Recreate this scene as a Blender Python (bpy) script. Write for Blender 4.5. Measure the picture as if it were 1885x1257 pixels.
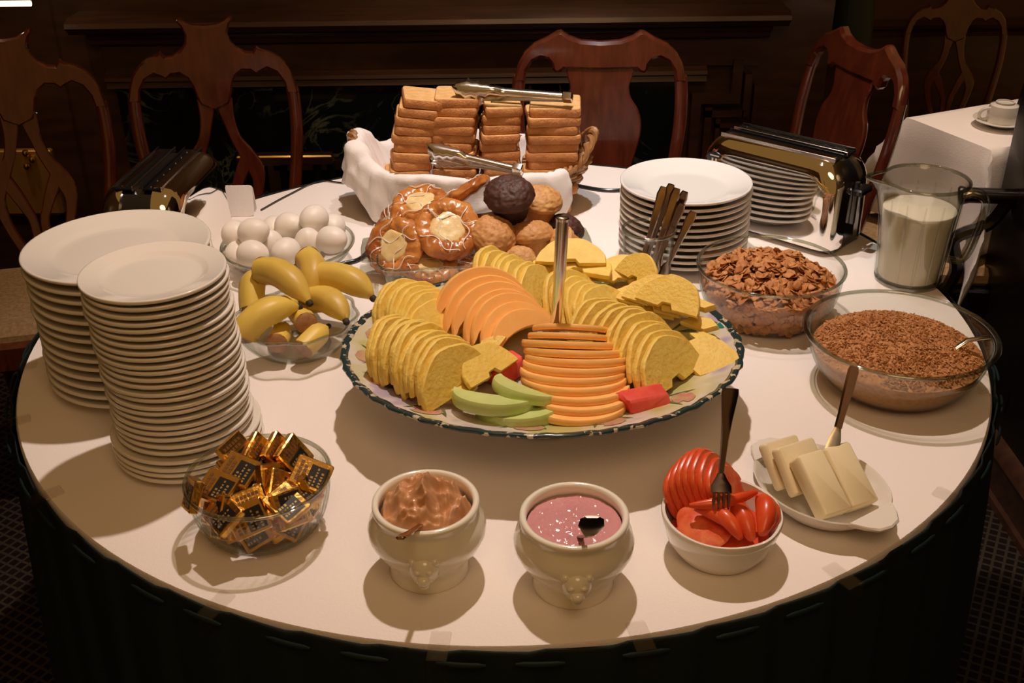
import bpy, bmesh, math, random
from mathutils import Vector, Matrix, noise
random.seed(7)
for o in list(bpy.data.objects): bpy.data.objects.remove(o, do_unlink=True)
scene = bpy.context.scene
COL = scene.collection
T = 0.75                    # height of the buffet table top
R_TABLE = 0.762
PI = math.pi

# ------------------------------------------------------------------ camera
cam_data = bpy.data.cameras.new('camera')
cam = bpy.data.objects.new('camera', cam_data); COL.objects.link(cam)
cam_data.sensor_fit = 'HORIZONTAL'; cam_data.sensor_width = 36.0
cam_data.lens = 36.0 * 2000.0 / 1885.0
cam_data.clip_start = 0.05
PITCH = math.radians(28.86); ROLL = math.radians(-0.72)
cam.matrix_world = (Matrix.Translation((0.013, -1.612, T + 0.839))
                    @ Matrix.Rotation(PI / 2 - PITCH, 4, 'X') @ Matrix.Rotation(ROLL, 4, 'Z'))
scene.camera = cam
# ------------------------------------------------------------------ world, lights, exposure
world = bpy.data.worlds.new('room_glow'); scene.world = world; world.use_nodes = True
bg = world.node_tree.nodes['Background']
bg.inputs['Color'].default_value = (1.0, 0.50, 0.13, 1); bg.inputs['Strength'].default_value = 0.19
def spot(name, loc, target, watts, color, size, blend, radius):
    l = bpy.data.lights.new(name, 'SPOT'); l.energy = watts; l.color = color
    l.spot_size = math.radians(size); l.spot_blend = blend; l.shadow_soft_size = radius
    o = bpy.data.objects.new(name, l); COL.objects.link(o); o.location = loc
    o.rotation_euler = (Vector(target) - Vector(loc)).to_track_quat('-Z', 'Y').to_euler()
    return o
spot('ceiling_spot', (0.06, 0.16, T + 2.05), (0.12, 0.10, T), 122, (1.0, 0.81, 0.70), 76, 0.75, 0.028)
spot('ceiling_spot', (0.30, 0.55, T + 2.05), (0.22, 0.45, T), 55, (0.92, 0.95, 1.0), 44, 1.0, 0.022)
spot('ceiling_spot', (-0.95, 0.35, T + 2.05), (-0.72, 1.05, T + 0.1), 9, (1.0, 0.70, 0.48), 50, 1.0, 0.025)
spot('ceiling_spot', (0.35, 0.35, T + 2.05), (0.05, 1.72, T + 0.12), 62, (1.0, 0.72, 0.48), 36, 1.0, 0.025)
spot('ceiling_spot', (1.3, 1.15, T + 2.05), (1.18, 0.95, T), 105, (1.0, 0.78, 0.62), 30, 1.0, 0.025)
spot('ceiling_spot', (-1.35, 1.0, T + 2.05), (-1.4, 1.35, 0.5), 40, (1.0, 0.72, 0.45), 36, 1.0, 0.025)
al = bpy.data.lights.new('front_fill', 'AREA'); al.shape = 'DISK'; al.size = 1.1; al.energy = 10; al.color = (1.0, 0.62, 0.32)  # added soft fill from behind the camera, brightens upright faces
ao = bpy.data.objects.new('front_fill', al); COL.objects.link(ao); ao.location = (0.25, -1.9, T + 1.95)
ao.rotation_euler = (Vector((0, 0, T)) - ao.location).to_track_quat('-Z', 'Y').to_euler()
scene.view_settings.view_transform = 'Standard'; scene.view_settings.look = 'None'
scene.view_settings.gamma = 1.0; scene.view_settings.use_curve_mapping = False
scene.view_settings.exposure = 0.0
scene.cycles.transparent_max_bounces = 32

# ------------------------------------------------------------------ materials
MATS = {}
def mat(name, color=(0.8, 0.8, 0.8), rough=0.5, metal=0.0, coat=0.0, sub=0.0, spec=0.5,
        var=None, var_scale=20.0, var_stretch=None, bump=0.0, bump_scale=80.0, coords='Object',
        sub_rad=(0.01, 0.006, 0.003)):
    if name in MATS: return MATS[name]
    m = bpy.data.materials.new(name); m.use_nodes = True; MATS[name] = m
    nt = m.node_tree; N = nt.nodes; L = nt.links; b = N['Principled BSDF']
    b.inputs['Base Color'].default_value = (*color, 1); b.inputs['Roughness'].default_value = rough
    b.inputs['Metallic'].default_value = metal; b.inputs['Coat Weight'].default_value = coat
    b.inputs['Coat Roughness'].default_value = 0.08
    b.inputs['Specular IOR Level'].default_value = spec
    if sub:
        b.inputs['Subsurface Weight'].default_value = sub
        b.inputs['Subsurface Radius'].default_value = sub_rad; b.inputs['Subsurface Scale'].default_value = 1.0
    tc = N.new('ShaderNodeTexCoord')
    if var:
        mp = N.new('ShaderNodeMapping'); L.new(tc.outputs[coords], mp.inputs['Vector'])
        if var_stretch: mp.inputs['Scale'].default_value = var_stretch
        nz = N.new('ShaderNodeTexNoise'); nz.inputs['Scale'].default_value = var_scale
        nz.inputs['Detail'].default_value = 6; L.new(mp.outputs['Vector'], nz.inputs['Vector'])
        rp = N.new('ShaderNodeValToRGB'); rp.color_ramp.elements[0].position = 0.36; rp.color_ramp.elements[1].position = 0.66
        rp.color_ramp.elements[0].color = (*color, 1); rp.color_ramp.elements[1].color = (*var, 1)
        L.new(nz.outputs['Fac'], rp.inputs['Fac']); L.new(rp.outputs['Color'], b.inputs['Base Color'])
    if bump:
        nb = N.new('ShaderNodeTexNoise'); nb.inputs['Scale'].default_value = bump_scale; nb.inputs['Detail'].default_value = 5
        L.new(tc.outputs[coords], nb.inputs['Vector'])
        bp = N.new('ShaderNodeBump'); bp.inputs['Strength'].default_value = bump; bp.inputs['Distance'].default_value = 0.002
        L.new(nb.outputs['Fac'], bp.inputs['Height']); L.new(bp.outputs['Normal'], b.inputs['Normal'])
    return m

def glass(name, tint=(0.965, 0.97, 0.955), refl=1.0, rough=0.02, edge=0.65):
    if name in MATS: return MATS[name]
    m = bpy.data.materials.new(name); m.use_nodes = True; MATS[name] = m
    nt = m.node_tree; N = nt.nodes; L = nt.links
    N.remove(N['Principled BSDF']); out = N['Material Output']
    tr = N.new('ShaderNodeBsdfTransparent')
    gl = N.new('ShaderNodeBsdfGlossy'); gl.inputs['Roughness'].default_value = rough
    lw = N.new('ShaderNodeLayerWeight'); lw.inputs['Blend'].default_value = 0.35
    rp = N.new('ShaderNodeValToRGB')      # thick glass seen edge-on is greener and darker
    rp.color_ramp.elements[0].color = (*tint, 1); rp.color_ramp.elements[0].position = 0.45
    rp.color_ramp.elements[1].color = (tint[0] * 0.48, tint[1] * 0.52, tint[2] * 0.45, 1); rp.color_ramp.elements[1].position = 1.0
    L.new(lw.outputs['Facing'], rp.inputs['Fac']); L.new(rp.outputs['Color'], tr.inputs['Color'])
    pw = N.new('ShaderNodeMath'); pw.operation = 'POWER'; pw.inputs[1].default_value = 3.0; L.new(lw.outputs['Facing'], pw.inputs[0])
    mu = N.new('ShaderNodeMath'); mu.operation = 'MULTIPLY_ADD'; mu.inputs[1].default_value = edge; mu.inputs[2].default_value = 0.045 * refl; mu.use_clamp = True
    L.new(pw.outputs[0], mu.inputs[0])
    mx = N.new('ShaderNodeMixShader'); L.new(mu.outputs[0], mx.inputs['Fac'])
    L.new(tr.outputs[0], mx.inputs[1]); L.new(gl.outputs[0], mx.inputs[2]); L.new(mx.outputs[0], out.inputs['Surface'])
    return m

M_CHINA = mat('white_china', (0.80, 0.76, 0.68), 0.12, coat=0.5)
M_CHINA_W = mat('bright_china', (0.86, 0.84, 0.80), 0.10, coat=0.5)
M_STONE = mat('cream_stoneware', (0.86, 0.82, 0.70), 0.14, coat=0.6)
M_CLOTH = mat('white_linen', (0.86, 0.80, 0.76), 0.85, bump=0.25, bump_scale=350, spec=0.2)
M_NAPKIN = mat('white_napkin', (0.88, 0.83, 0.80), 0.85, bump=0.2, bump_scale=300, spec=0.2)
M_SKIRT = mat('dark_green_skirt', (0.006, 0.013, 0.011), 0.7, spec=0.25, bump=0.2, bump_scale=200)
M_SKIRT_TAB = mat('green_skirt_tab', (0.008, 0.020, 0.017), 0.55, spec=0.3)
M_GLASS = glass('clear_glass')
M_GLASS_THICK = glass('thick_glass', (0.94, 0.955, 0.925), 1.4)
M_PLASTIC = glass('clear_plastic', (0.985, 0.98, 0.97), 1.0, 0.05, 0.30)
M_RIM = glass('glass_rim', (0.84, 0.87, 0.82), 5.5, 0.03, 0.75)
M_STEEL = mat('steel', (0.75, 0.72, 0.68), 0.16, 1.0)
M_STEEL_D = mat('brushed_steel', (0.55, 0.50, 0.46), 0.24, 1.0)
M_CHROME = mat('chrome', (0.90, 0.86, 0.80), 0.035, 1.0)
M_BLACK = mat('black_bakelite', (0.008, 0.007, 0.007), 0.22, coat=0.4)
M_BLACKM = mat('black_metal', (0.015, 0.013, 0.012), 0.35, 0.6)
M_GOLD = mat('gold_foil', (0.83, 0.50, 0.13), 0.24, 1.0, bump=0.5, bump_scale=90)
M_BRASS = mat('brass', (0.80, 0.52, 0.16), 0.25, 1.0)
M_MAHOG = mat('mahogany', (0.075, 0.014, 0.006), 0.20, coat=0.9, var=(0.12, 0.024, 0.010), var_scale=9, var_stretch=(6, 6, 1.0))
M_DARKWOOD = mat('dark_panel_wood', (0.048, 0.021, 0.012), 0.34, coat=0.2, var=(0.080, 0.035, 0.019), var_scale=5, var_stretch=(1.2, 6, 6))
M_BLACKWOOD = mat('black_wood', (0.008, 0.0045, 0.003), 0.3, coat=0.3)
M_SEAT = mat('beige_seat_fabric', (0.42, 0.29, 0.16), 0.9, var=(0.30, 0.20, 0.10), var_scale=120, spec=0.1)
M_WALLTOP = mat('brown_wall_paint', (0.085, 0.036, 0.017), 0.7)
M_CARPETBASE = None

def marble():
    m = bpy.data.materials.new('green_marble'); m.use_nodes = True
    nt = m.node_tree; N = nt.nodes; L = nt.links; b = N['Principled BSDF']
    b.inputs['Roughness'].default_value = 0.12
    tc = N.new('ShaderNodeTexCoord'); nz = N.new('ShaderNodeTexNoise'); nz.inputs['Scale'].default_value = 6; nz.inputs['Detail'].default_value = 8
    nz.inputs['Distortion'].default_value = 1.2
    L.new(tc.outputs['Object'], nz.inputs['Vector'])
    sub = N.new('ShaderNodeMath'); sub.operation = 'SUBTRACT'; sub.inputs[1].default_value = 0.5; L.new(nz.outputs['Fac'], sub.inputs[0])
    ab = N.new('ShaderNodeMath'); ab.operation = 'ABSOLUTE'; L.new(sub.outputs[0], ab.inputs[0])
    rp = N.new('ShaderNodeValToRGB'); e = rp.color_ramp.elements
    e[0].position = 0.0; e[0].color = (0.16, 0.19, 0.14, 1); e[1].position = 0.022; e[1].color = (0.006, 0.010, 0.007, 1)
    L.new(ab.outputs[0], rp.inputs['Fac'])
    n2 = N.new('ShaderNodeTexNoise'); n2.inputs['Scale'].default_value = 3; L.new(tc.outputs['Object'], n2.inputs['Vector'])
    r2 = N.new('ShaderNodeValToRGB'); r2.color_ramp.elements[0].position = 0.42; r2.color_ramp.elements[1].position = 0.62
    L.new(n2.outputs['Fac'], r2.inputs['Fac'])
    mx = N.new('ShaderNodeMix'); mx.data_type = 'RGBA'; L.new(r2.outputs['Color'], mx.inputs['Factor'])
    mx.inputs['A'].default_value = (0.006, 0.009, 0.007, 1); L.new(rp.outputs['Color'], mx.inputs['B'])
    L.new(mx.outputs['Result'], b.inputs['Base Color'])
    return m
M_MARBLE = marble()
def carpet():
    m = bpy.data.materials.new('lattice_carpet'); m.use_nodes = True
    nt = m.node_tree; N = nt.nodes; L = nt.links; b = N['Principled BSDF']; b.inputs['Roughness'].default_value = 1.0
    b.inputs['Specular IOR Level'].default_value = 0.05
    tc = N.new('ShaderNodeTexCoord'); mp = N.new('ShaderNodeMapping'); mp.inputs['Rotation'].default_value = (0, 0, 0.5)
    L.new(tc.outputs['Object'], mp.inputs['Vector'])
    br = N.new('ShaderNodeTexBrick'); br.offset = 0; br.inputs['Scale'].default_value = 22; br.inputs['Mortar Size'].default_value = 0.07
    br.inputs['Brick Width'].default_value = 0.5; br.inputs['Row Height'].default_value = 0.5
    br.inputs['Color1'].default_value = (0.010, 0.007, 0.006, 1); br.inputs['Color2'].default_value = (0.013, 0.009, 0.007, 1)
    br.inputs['Mortar'].default_value = (0.045, 0.036, 0.026, 1)
    L.new(mp.outputs['Vector'], br.inputs['Vector']); L.new(br.outputs['Color'], b.inputs['Base Color'])
    return m
M_CARPET = carpet()

# ------------------------------------------------------------------ mesh helpers
class MB:
    def __init__(s): s.v = []; s.f = []; s.mi = []
    def add(s, vs, fs, M=None, mi=0):
        o = len(s.v)
        s.v += [tuple(M @ Vector(p)) for p in vs] if M is not None else [tuple(p) for p in vs]
        s.f += [tuple(i + o for i in f) for f in fs]; s.mi += [mi] * len(fs)
        return s
    def box(s, x0, x1, y0, y1, z0, z1, M=None, mi=0, bev=0.0):
        if bev <= 0:
            vs = [(x, y, z) for z in (z0, z1) for y in (y0, y1) for x in (x0, x1)]
            fs = [(0, 2, 3, 1), (4, 5, 7, 6), (0, 1, 5, 4), (2, 6, 7, 3), (0, 4, 6, 2), (1, 3, 7, 5)]
            return s.add(vs, fs, M, mi)
        poly = rrect(x0, x1, y0, y1, bev * 1.4, 3)
        return s.prism(poly, z0, z1, bev, M, mi)
    def prism(s, poly, z0, z1, bev=0.0, M=None, mi=0, mi_cap=None):
        # poly in XY extruded along Z, edges softened by an inset ring
        n = len(poly)
        if bev > 0:
            cx = sum(p[0] for p in poly) / n; cy = sum(p[1] for p in poly) / n
            ins = inset(poly, bev)
            layers = [(z0, ins), (z0 + bev, poly), (z1 - bev, poly), (z1, ins)]
        else: layers = [(z0, poly), (z1, poly)]
        vs = []; fs = []
        for z, pl in layers: vs += [(p[0], p[1], z) for p in pl]
        for k in range(len(layers) - 1):
            for i in range(n):
                j = (i + 1) % n
                fs.append((k * n + i, k * n + j, (k + 1) * n + j, (k + 1) * n + i))
        o = len(s.f)
        s.add(vs, fs, M, mi)
        b = len(s.v) - len(vs); m2 = mi if mi_cap is None else mi_cap
        s.f.append(tuple(b + i for i in reversed(range(n)))); s.mi.append(m2)
        s.f.append(tuple(b + (len(layers) - 1) * n + i for i in range(n))); s.mi.append(m2)
        return s
    def lathe(s, prof, seg=48, M=None, mi=0, closed=False, fn=None):
        vs = []; fs = []; rings = []
        for r, z in prof:
            if r < 1e-6: rings.append([len(vs)]); vs.append((0, 0, z))
            else:
                rings.append(list(range(len(vs), len(vs) + seg)))
                for i in range(seg):
                    a = 2 * PI * i / seg
                    k = fn(a, r, z) if fn else 1.0
                    vs.append((r * k * math.cos(a), r * k * math.sin(a), z))
        pairs = list(zip(rings[:-1], rings[1:]))
        if closed: pairs.append((rings[-1], rings[0]))
        for A, B in pairs:
            for i in range(seg):
                j = (i + 1) % seg
                if len(A) == 1 and len(B) == 1: break
                if len(A) == 1: fs.append((A[0], B[j], B[i]))
                elif len(B) == 1: fs.append((A[i], A[j], B[0]))
                else: fs.append((A[i], A[j], B[j], B[i]))
        return s.add(vs, fs, M, mi)
    def tube(s, path, rad, seg=10, M=None, mi=0, closed=False, flat=(1, 1), up=None, cap=True):
        P = [Vector(p) for p in path]; n = len(P)
        rad = [rad] * n if isinstance(rad, (int, float)) else rad
        vs = []; fs = []
        prev = None
        for i in range(n):
            if closed: t = (P[(i + 1) % n] - P[i - 1])
            else: t = P[min(i + 1, n - 1)] - P[max(i - 1, 0)]
            t.normalize()
            if up is not None:
                x = Vector(up).cross(t)
                if x.length < 1e-5: x = prev
                x = x.normalized()
            elif prev is None:
                x = t.orthogonal().normalized()
            else: x = (prev - t * prev.dot(t)).normalized()
            prev = x; y = t.cross(x)
            for k in range(seg):
                a = 2 * PI * k / seg
                vs.append(P[i] + rad[i] * (x * math.cos(a) * flat[0] + y * math.sin(a) * flat[1]))
        for i in range(n if closed else n - 1):
            for k in range(seg):
                a = i * seg + k; b = i * seg + (k + 1) % seg; i2 = (i + 1) % n
                fs.append((a, b, i2 * seg + (k + 1) % seg, i2 * seg + k))
        if cap and not closed:
            fs.append(tuple(reversed(range(seg)))); fs.append(tuple((n - 1) * seg + k for k in range(seg)))
        return s.add(vs, fs, M, mi)
    def ribbon(s, pts, thick, M=None, mi=0):
        # pts: (x, z, width) in the XZ plane, extruded along Y by +-thick/2 with softened edges
        n = len(pts); vs = []; fs = []
        for i, (x, z, w) in enumerate(pts):
            a = pts[max(i - 1, 0)]; b = pts[min(i + 1, n - 1)]
            t = Vector((b[0] - a[0], b[1] - a[1])).normalized(); nx, nz = -t.y, t.x
            h = w / 2; e = min(0.003, h * 0.4)
            for du, dy in ((-h, -thick / 2 + e), (-h + e, -thick / 2), (h - e, -thick / 2), (h, -thick / 2 + e), (h, thick / 2 - e), (h - e, thick / 2), (-h + e, thick / 2), (-h, thick / 2 - e)):
                vs.append((x + nx * du, dy, z + nz * du))
        for i in range(n - 1):
            for k in range(8):
                j = (k + 1) % 8
                fs.append((i * 8 + k, i * 8 + j, (i + 1) * 8 + j, (i + 1) * 8 + k))
        fs.append(tuple(reversed(range(8)))); fs.append(tuple((n - 1) * 8 + k for k in range(8)))
        return s.add(vs, fs, M, mi)
    def build(s, name, mats, parent=None, smooth=True, angle=40, warp=None, sub=0):
        me = bpy.data.meshes.new(name)
        vs = s.v if warp is None else [tuple(warp(Vector(p))) for p in s.v]
        me.from_pydata(vs, [], s.f)
        if not isinstance(mats, (list, tuple)): mats = [mats]
        for m in mats: me.materials.append(m)
        me.polygons.foreach_set('material_index', s.mi)
        bm = bmesh.new(); bm.from_mesh(me); bmesh.ops.recalc_face_normals(bm, faces=bm.faces); bm.to_mesh(me); bm.free()
        if smooth:
            me.polygons.foreach_set('use_smooth', [True] * len(me.polygons))
            me.set_sharp_from_angle(angle=math.radians(angle))
        me.update()
        o = bpy.data.objects.new(name, me); COL.objects.link(o)
        if sub:
            md = o.modifiers.new('sub', 'SUBSURF'); md.levels = sub; md.render_levels = sub
        if parent is not None: o.parent = parent
        return o

def inset(poly, d):
    n = len(poly); out = []
    area = sum(poly[i][0] * poly[(i + 1) % n][1] - poly[(i + 1) % n][0] * poly[i][1] for i in range(n))
    sg = 1 if area > 0 else -1
    for i in range(n):
        a = Vector(poly[i - 1]).to_2d(); b = Vector(poly[i]).to_2d(); c = Vector(poly[(i + 1) % n]).to_2d()
        d1 = (b - a); d2 = (c - b)
        d1 = d1.normalized() if d1.length > 1e-9 else Vector((1, 0)); d2 = d2.normalized() if d2.length > 1e-9 else d1
        n1 = Vector((-d1.y, d1.x)); n2 = Vector((-d2.y, d2.x)); m = n1 + n2
        m = m.normalized() if m.length > 1e-6 else n1
        out.append((b.x + m.x * d * sg, b.y + m.y * d * sg))
    return out
def rrect(x0, x1, y0, y1, r, k=4):
    out = []
    for cx, cy, a0 in ((x1 - r, y1 - r, 0), (x0 + r, y1 - r, 90), (x0 + r, y0 + r, 180), (x1 - r, y0 + r, 270)):
        for i in range(k + 1):
            a = math.radians(a0 + 90 * i / k); out.append((cx + r * math.cos(a), cy + r * math.sin(a)))
    return out
def W(x, y, z=0.0): return Vector((x, y, z + T))
def frame(loc, zaxis, yhint):
    z = Vector(zaxis).normalized(); y = Vector(yhint); y = (y - z * y.dot(z)).normalized(); x = y.cross(z)
    m = Matrix(((x.x, y.x, z.x, loc[0]), (x.y, y.y, z.y, loc[1]), (x.z, y.z, z.z, loc[2]), (0, 0, 0, 1)))
    return m
def tag(o, label, cat=None, group=None, kind=None):
    if label: o['label'] = label
    if cat: o['category'] = cat
    if group: o['group'] = group
    if kind: o['kind'] = kind
    return o
def empty(name, loc=(0, 0, 0), rz=0.0):
    o = bpy.data.objects.new(name, None); COL.objects.link(o); o.empty_display_size = 0.02
    o.location = loc; o.rotation_euler = (0, 0, rz); return o
def copy_tree(o, parent=None):
    c = o.copy(); COL.objects.link(c); c.parent = parent
    for ch in list(o.children): copy_tree(ch, c)
    return c
def struct(o): o['kind'] = 'structure'; return o
ORD = ['first', 'second', 'third', 'fourth', 'fifth', 'sixth', 'seventh', 'eighth', 'ninth', 'tenth', 'eleventh', 'twelfth',
       'thirteenth', 'fourteenth', 'fifteenth', 'sixteenth', 'seventeenth', 'eighteenth', 'nineteenth', 'twentieth'] + \
      ['twenty-' + w for w in ('first', 'second', 'third', 'fourth', 'fifth', 'sixth', 'seventh', 'eighth', 'ninth')] + ['thirtieth']
def from_top(i, n):
    if i == 0: return 'top'
    if i == n - 1: return 'bottom'
    return ORD[i] + ' from the top'
def nz3(p, s, seed=0.0): return noise.noise(Vector((p[0] * s + seed, p[1] * s + seed * 1.7, p[2] * s - seed)))

# ------------------------------------------------------------------ setting: floor and walls
fl = MB(); fl.box(-2.6, 2.6, -2.4, 3.0, -0.05, 0.0); struct(fl.build('floor', M_CARPET, smooth=False))
YW = 1.74       # fireplace wall plane
wb = MB(); wb.box(-2.6, 0.92, YW, YW + 0.12, 0.0, 2.9); struct(wb.build('wall_back', M_DARKWOOD, smooth=False))
wr = MB(); wr.box(0.92, 2.6, 2.35, 2.45, 0.0, 2.9); struct(wr.build('wall_right_back', M_WALLTOP, smooth=False))
wj = MB(); wj.box(0.92, 1.0, YW, 2.35, 0.0, 2.9); struct(wj.build('wall_return', M_DARKWOOD, smooth=False))
wl = MB(); wl.box(-2.6, -2.5, -2.4, YW, 0.0, 2.9); struct(wl.build('wall_left', M_DARKWOOD, smooth=False))
wd = MB(); wd.box(1.16, 1.5, -2.4, 0.776, 0.0, 2.9); struct(wd.build('wall_right', M_BLACKWOOD, smooth=False))
# chair rail and wainscot of the far right wall
wn = MB(); wn.box(1.0, 2.6, 2.325, 2.35, 0.0, 0.66); struct(wn.build('trim_1', M_DARKWOOD, smooth=False))
cr = MB(); cr.prism([(2.35, 0.65), (2.315, 0.65), (2.31, 0.665), (2.32, 0.672), (2.295, 0.682), (2.29, 0.695), (2.30, 0.70), (2.35, 0.705)], 1.0, 2.6,
                    M=Matrix(((0, 0, 1, 0), (1, 0, 0, 0), (0, 1, 0, 0), (0, 0, 0, 1)))); struct(cr.build('trim_2', M_DARKWOOD))
# baseboard along the right wall: two mouldings
bbd = MB()
bbd.prism([(1.16, 0.0), (1.135, 0.0), (1.135, 0.02), (1.142, 0.028), (1.142, 0.10), (1.136, 0.115), (1.142, 0.13), (1.150, 0.145), (1.16, 0.15)], -2.4, 0.776,
          M=Matrix(((1, 0, 0, 0), (0, 0, 1, 0), (0, 1, 0, 0), (0, 0, 0, 1))))
struct(bbd.build('baseboard_right', M_DARKWOOD))

# ---- fireplace: mantel with mouldings, marble surround, hearth opening
XZ = Matrix(((0, 0, 1, 0), (1, 0, 0, 0), (0, 1, 0, 0), (0, 0, 0, 1)))   # (y, z) profile swept along x
fp = empty('fireplace', (0, YW, 0))
tag(fp, 'dark panelled wooden fireplace with green marble surround behind the chairs', 'fireplace')
def fpart(name, prof, x0, x1, m=M_DARKWOOD):
    b = MB(); b.prism([(y - YW, z) for y, z in prof], x0, x1, M=XZ); return b.build(name, m, fp)
Y = YW
fpart('mantel_shelf', [(Y, .895), (Y - .10, .895), (Y - .13, .885), (Y - .135, .872), (Y - .12, .862), (Y - .11, .850), (Y - .095, .846), (Y, .842)], -1.28, 0.84)
fpart('upper_moulding', [(Y, .842), (Y - .085, .842), (Y - .08, .832), (Y - .06, .822), (Y - .055, .808), (Y - .04, .80), (Y, .796)], -1.24, 0.80)
fpart('frieze_panel', [(Y, .796), (Y - .03, .796), (Y - .03, .716), (Y, .716)], -1.22, 0.78)
fpart('lower_moulding', [(Y, .716), (Y - .035, .716), (Y - .055, .706), (Y - .058, .695), (Y - .045, .688), (Y - .05, .672), (Y - .03, .668), (Y, .664)], -1.22, 0.62)
mb = MB(); mb.box(-1.20, -0.72, -.03, 0, 0, .664); mb.box(-0.02, 0.55, -.03, 0, 0, .664); mb.box(-0.72, -0.02, -.03, 0, .40, .664)
mb.build('marble_surround', M_MARBLE, fp, smooth=False)
mb = MB(); mb.box(-0.74, 0.0, -.045, -.031, .40, .43); mb.box(-0.76, -0.72, -.045, -.031, 0, .43); mb.box(-0.02, 0.02, -.045, -.031, 0, .43)
mb.build('brass_trim', M_BRASS, fp, smooth=False)
mb = MB(); mb.box(-0.72, -0.02, -.005, .0, 0, .40); mb.build('firebox', M_BLACKM, fp, smooth=False)
for dx, w in ((0.0, .030), (.045, .022), (.082, .014)):     # eared architrave stepping round the corner on the right
    b = MB(); d = .022 + w * 0.8
    b.box(.58 + dx, .58 + dx + w, -d, 0, 0, .60 - dx * .3); b.box(.58 + dx, .70 + dx, -d, 0, .60 - dx, .60 - dx + w); b.box(.70 + dx * .9, .70 + dx * .9 + w, -d, 0, .60 - dx, .735 - dx)
    b.build('eared_moulding', M_DARKWOOD, fp, smooth=False)
b = MB(); b.box(-1.25, .85, -.28, 0, 0, .03); b.build('hearth', M_MARBLE, fp, smooth=False)
# brass fender in front of the hearth opening
fd = empty('fireplace_fender', (-0.62, 1.42, 0.0)); tag(fd, 'low brass fender with dark posts in front of the fireplace', 'fender')
b = MB(); b.box(-.16, .12, -.02, .02, .520, .550, bev=.004); b.build('rail', M_BRASS, fd)
b = MB(); b.box(-.16, .12, -.03, .03, .03, .06); b.build('base_rail', M_BLACKM, fd, smooth=False)
for x in (-.13, -.03, .07, .11):
    b = MB(); b.tube([(x, 0, .05), (x, 0, .2), (x, 0, .52)], [.012, .009, .012]); b.build('post', M_BLACKM, fd)
# brass fire screen glimpsed at the left behind the end chair
sc = empty('brass_screen', (-1.50, 1.46, 0.0)); tag(sc, 'golden brass screen panel with knobs, seen behind the leftmost chair', 'screen')
b = MB(); b.box(-.24, .17, -.012, .012, .36, .56, bev=.004)
b.build('panel', mat('brass_sheet', (0.55, 0.33, 0.09), 0.45, 0.6, var=(0.40, 0.22, 0.05), var_scale=6), sc)
b = MB(); b.box(-.26, .19, -.02, .02, .33, .36); b.box(-.26, -.23, -.02, .02, 0, .36); b.box(.16, .19, -.02, .02, 0, .36); b.build('frame', M_BLACKWOOD, sc, smooth=False)
for x, z in ((.10, .555), (.115, .535), (.095, .515), (.165, .44)):
    b = MB(); b.lathe([(0, -.011), (.008, -.008), (.011, 0), (.008, .008), (0, .011)], 12, M=Matrix.Translation((x, -.02, z))); b.build('knob', M_BRASS, sc)
# picture light at the top left corner
pl = empty('picture_light', (-1.36, 1.50, T + .218)); tag(pl, 'slim lit picture light in the upper left corner', 'lamp')
m = bpy.data.materials.new('lamp_glow'); m.use_nodes = True
bs = m.node_tree.nodes['Principled BSDF']; bs.inputs['Emission Color'].default_value = (1, .9, .62, 1); bs.inputs['Emission Strength'].default_value = 2.2
b = MB(); b.tube([(-.12, 0, 0), (.045, 0, 0)], .008); b.build('tube', m, pl)
b = MB(); b.box(-.13, .05, 0, .03, .006, .016); b.tube([(0, .03, .01), (0, .24, .02)], .005); b.build('bracket', M_BRASS, pl)
# floor lamp with dark green shade between fireplace and far wall
lp = empty('floor_lamp', (1.15, 2.05, 0)); tag(lp, 'unlit lamp with dark green flared shade behind the right-hand chair', 'lamp')
b = MB(); b.lathe([(.075, .68), (.072, .78), (.058, .95), (.05, 1.05), (.047, 1.05), (.055, .95), (.069, .78), (.072, .68)], 24, closed=True); b.build('shade', mat('green_shade', (.012, .022, .015), .6), lp)
b = MB(); b.tube([(0, 0, .02), (0, 0, 1.0)], .01); b.build('pole', M_BLACKM, lp)
b = MB(); b.lathe([(0, 0), (.12, 0), (.12, .012), (.03, .03), (0, .03)], 24); b.build('base', M_BLACKM, lp)
# ------------------------------------------------------------------ chairs
def rake(p): return Vector((p.x, p.y + max(0.0, p.z - 0.46) * 0.16, p.z))
def mirror(half): return half + [(-x, z) for x, z in reversed(half) if abs(x) > 1e-6]
def plate_xz(b, poly, thick, bev=0.004, y=0.0):
    b.prism(poly, -thick / 2, thick / 2, bev, M=Matrix(((1, 0, 0, 0), (0, 0, -1, y), (0, 1, 0, 0), (0, 0, 0, 1))))
def chair_lower(root, d=.40):
    b = MB()
    w = .205
    for x in (-1, 1): b.box(x * w - .016, x * w + .016, -d, -.02, .39, .45, bev=.004)
    b.box(-w, w, -d - .02, -d + .012, .39, .45, bev=.004); b.box(-w, w, -.035, 0.0, .39, .46, bev=.004)
    b.build('seat_frame', M_MAHOG, root)
    b = MB(); b.prism(rrect(-.185, .185, -d + .005, -.04, .03), .42, .482, .018); b.build('seat_cushion', M_SEAT, root)
    for x in (-1, 1):
        b = MB(); b.tube([(x * .2, -d, .40), (x * .215, -d - .025, .33), (x * .205, -d - .01, .2), (x * .195, -d, .08), (x * .205, -d - .02, .02), (x * .205, -d - .025, 0.0)], [.028, .03, .021, .016, .02, .022], 10); b.build('leg', M_MAHOG, root)
        b = MB(); b.tube([(x * .163, 0, .47), (x * .165, .01, .3), (x * .168, .05, .1), (x * .17, .08, 0)], [.018, .018, .016, .016], 8); b.build('leg', M_MAHOG, root)
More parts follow.
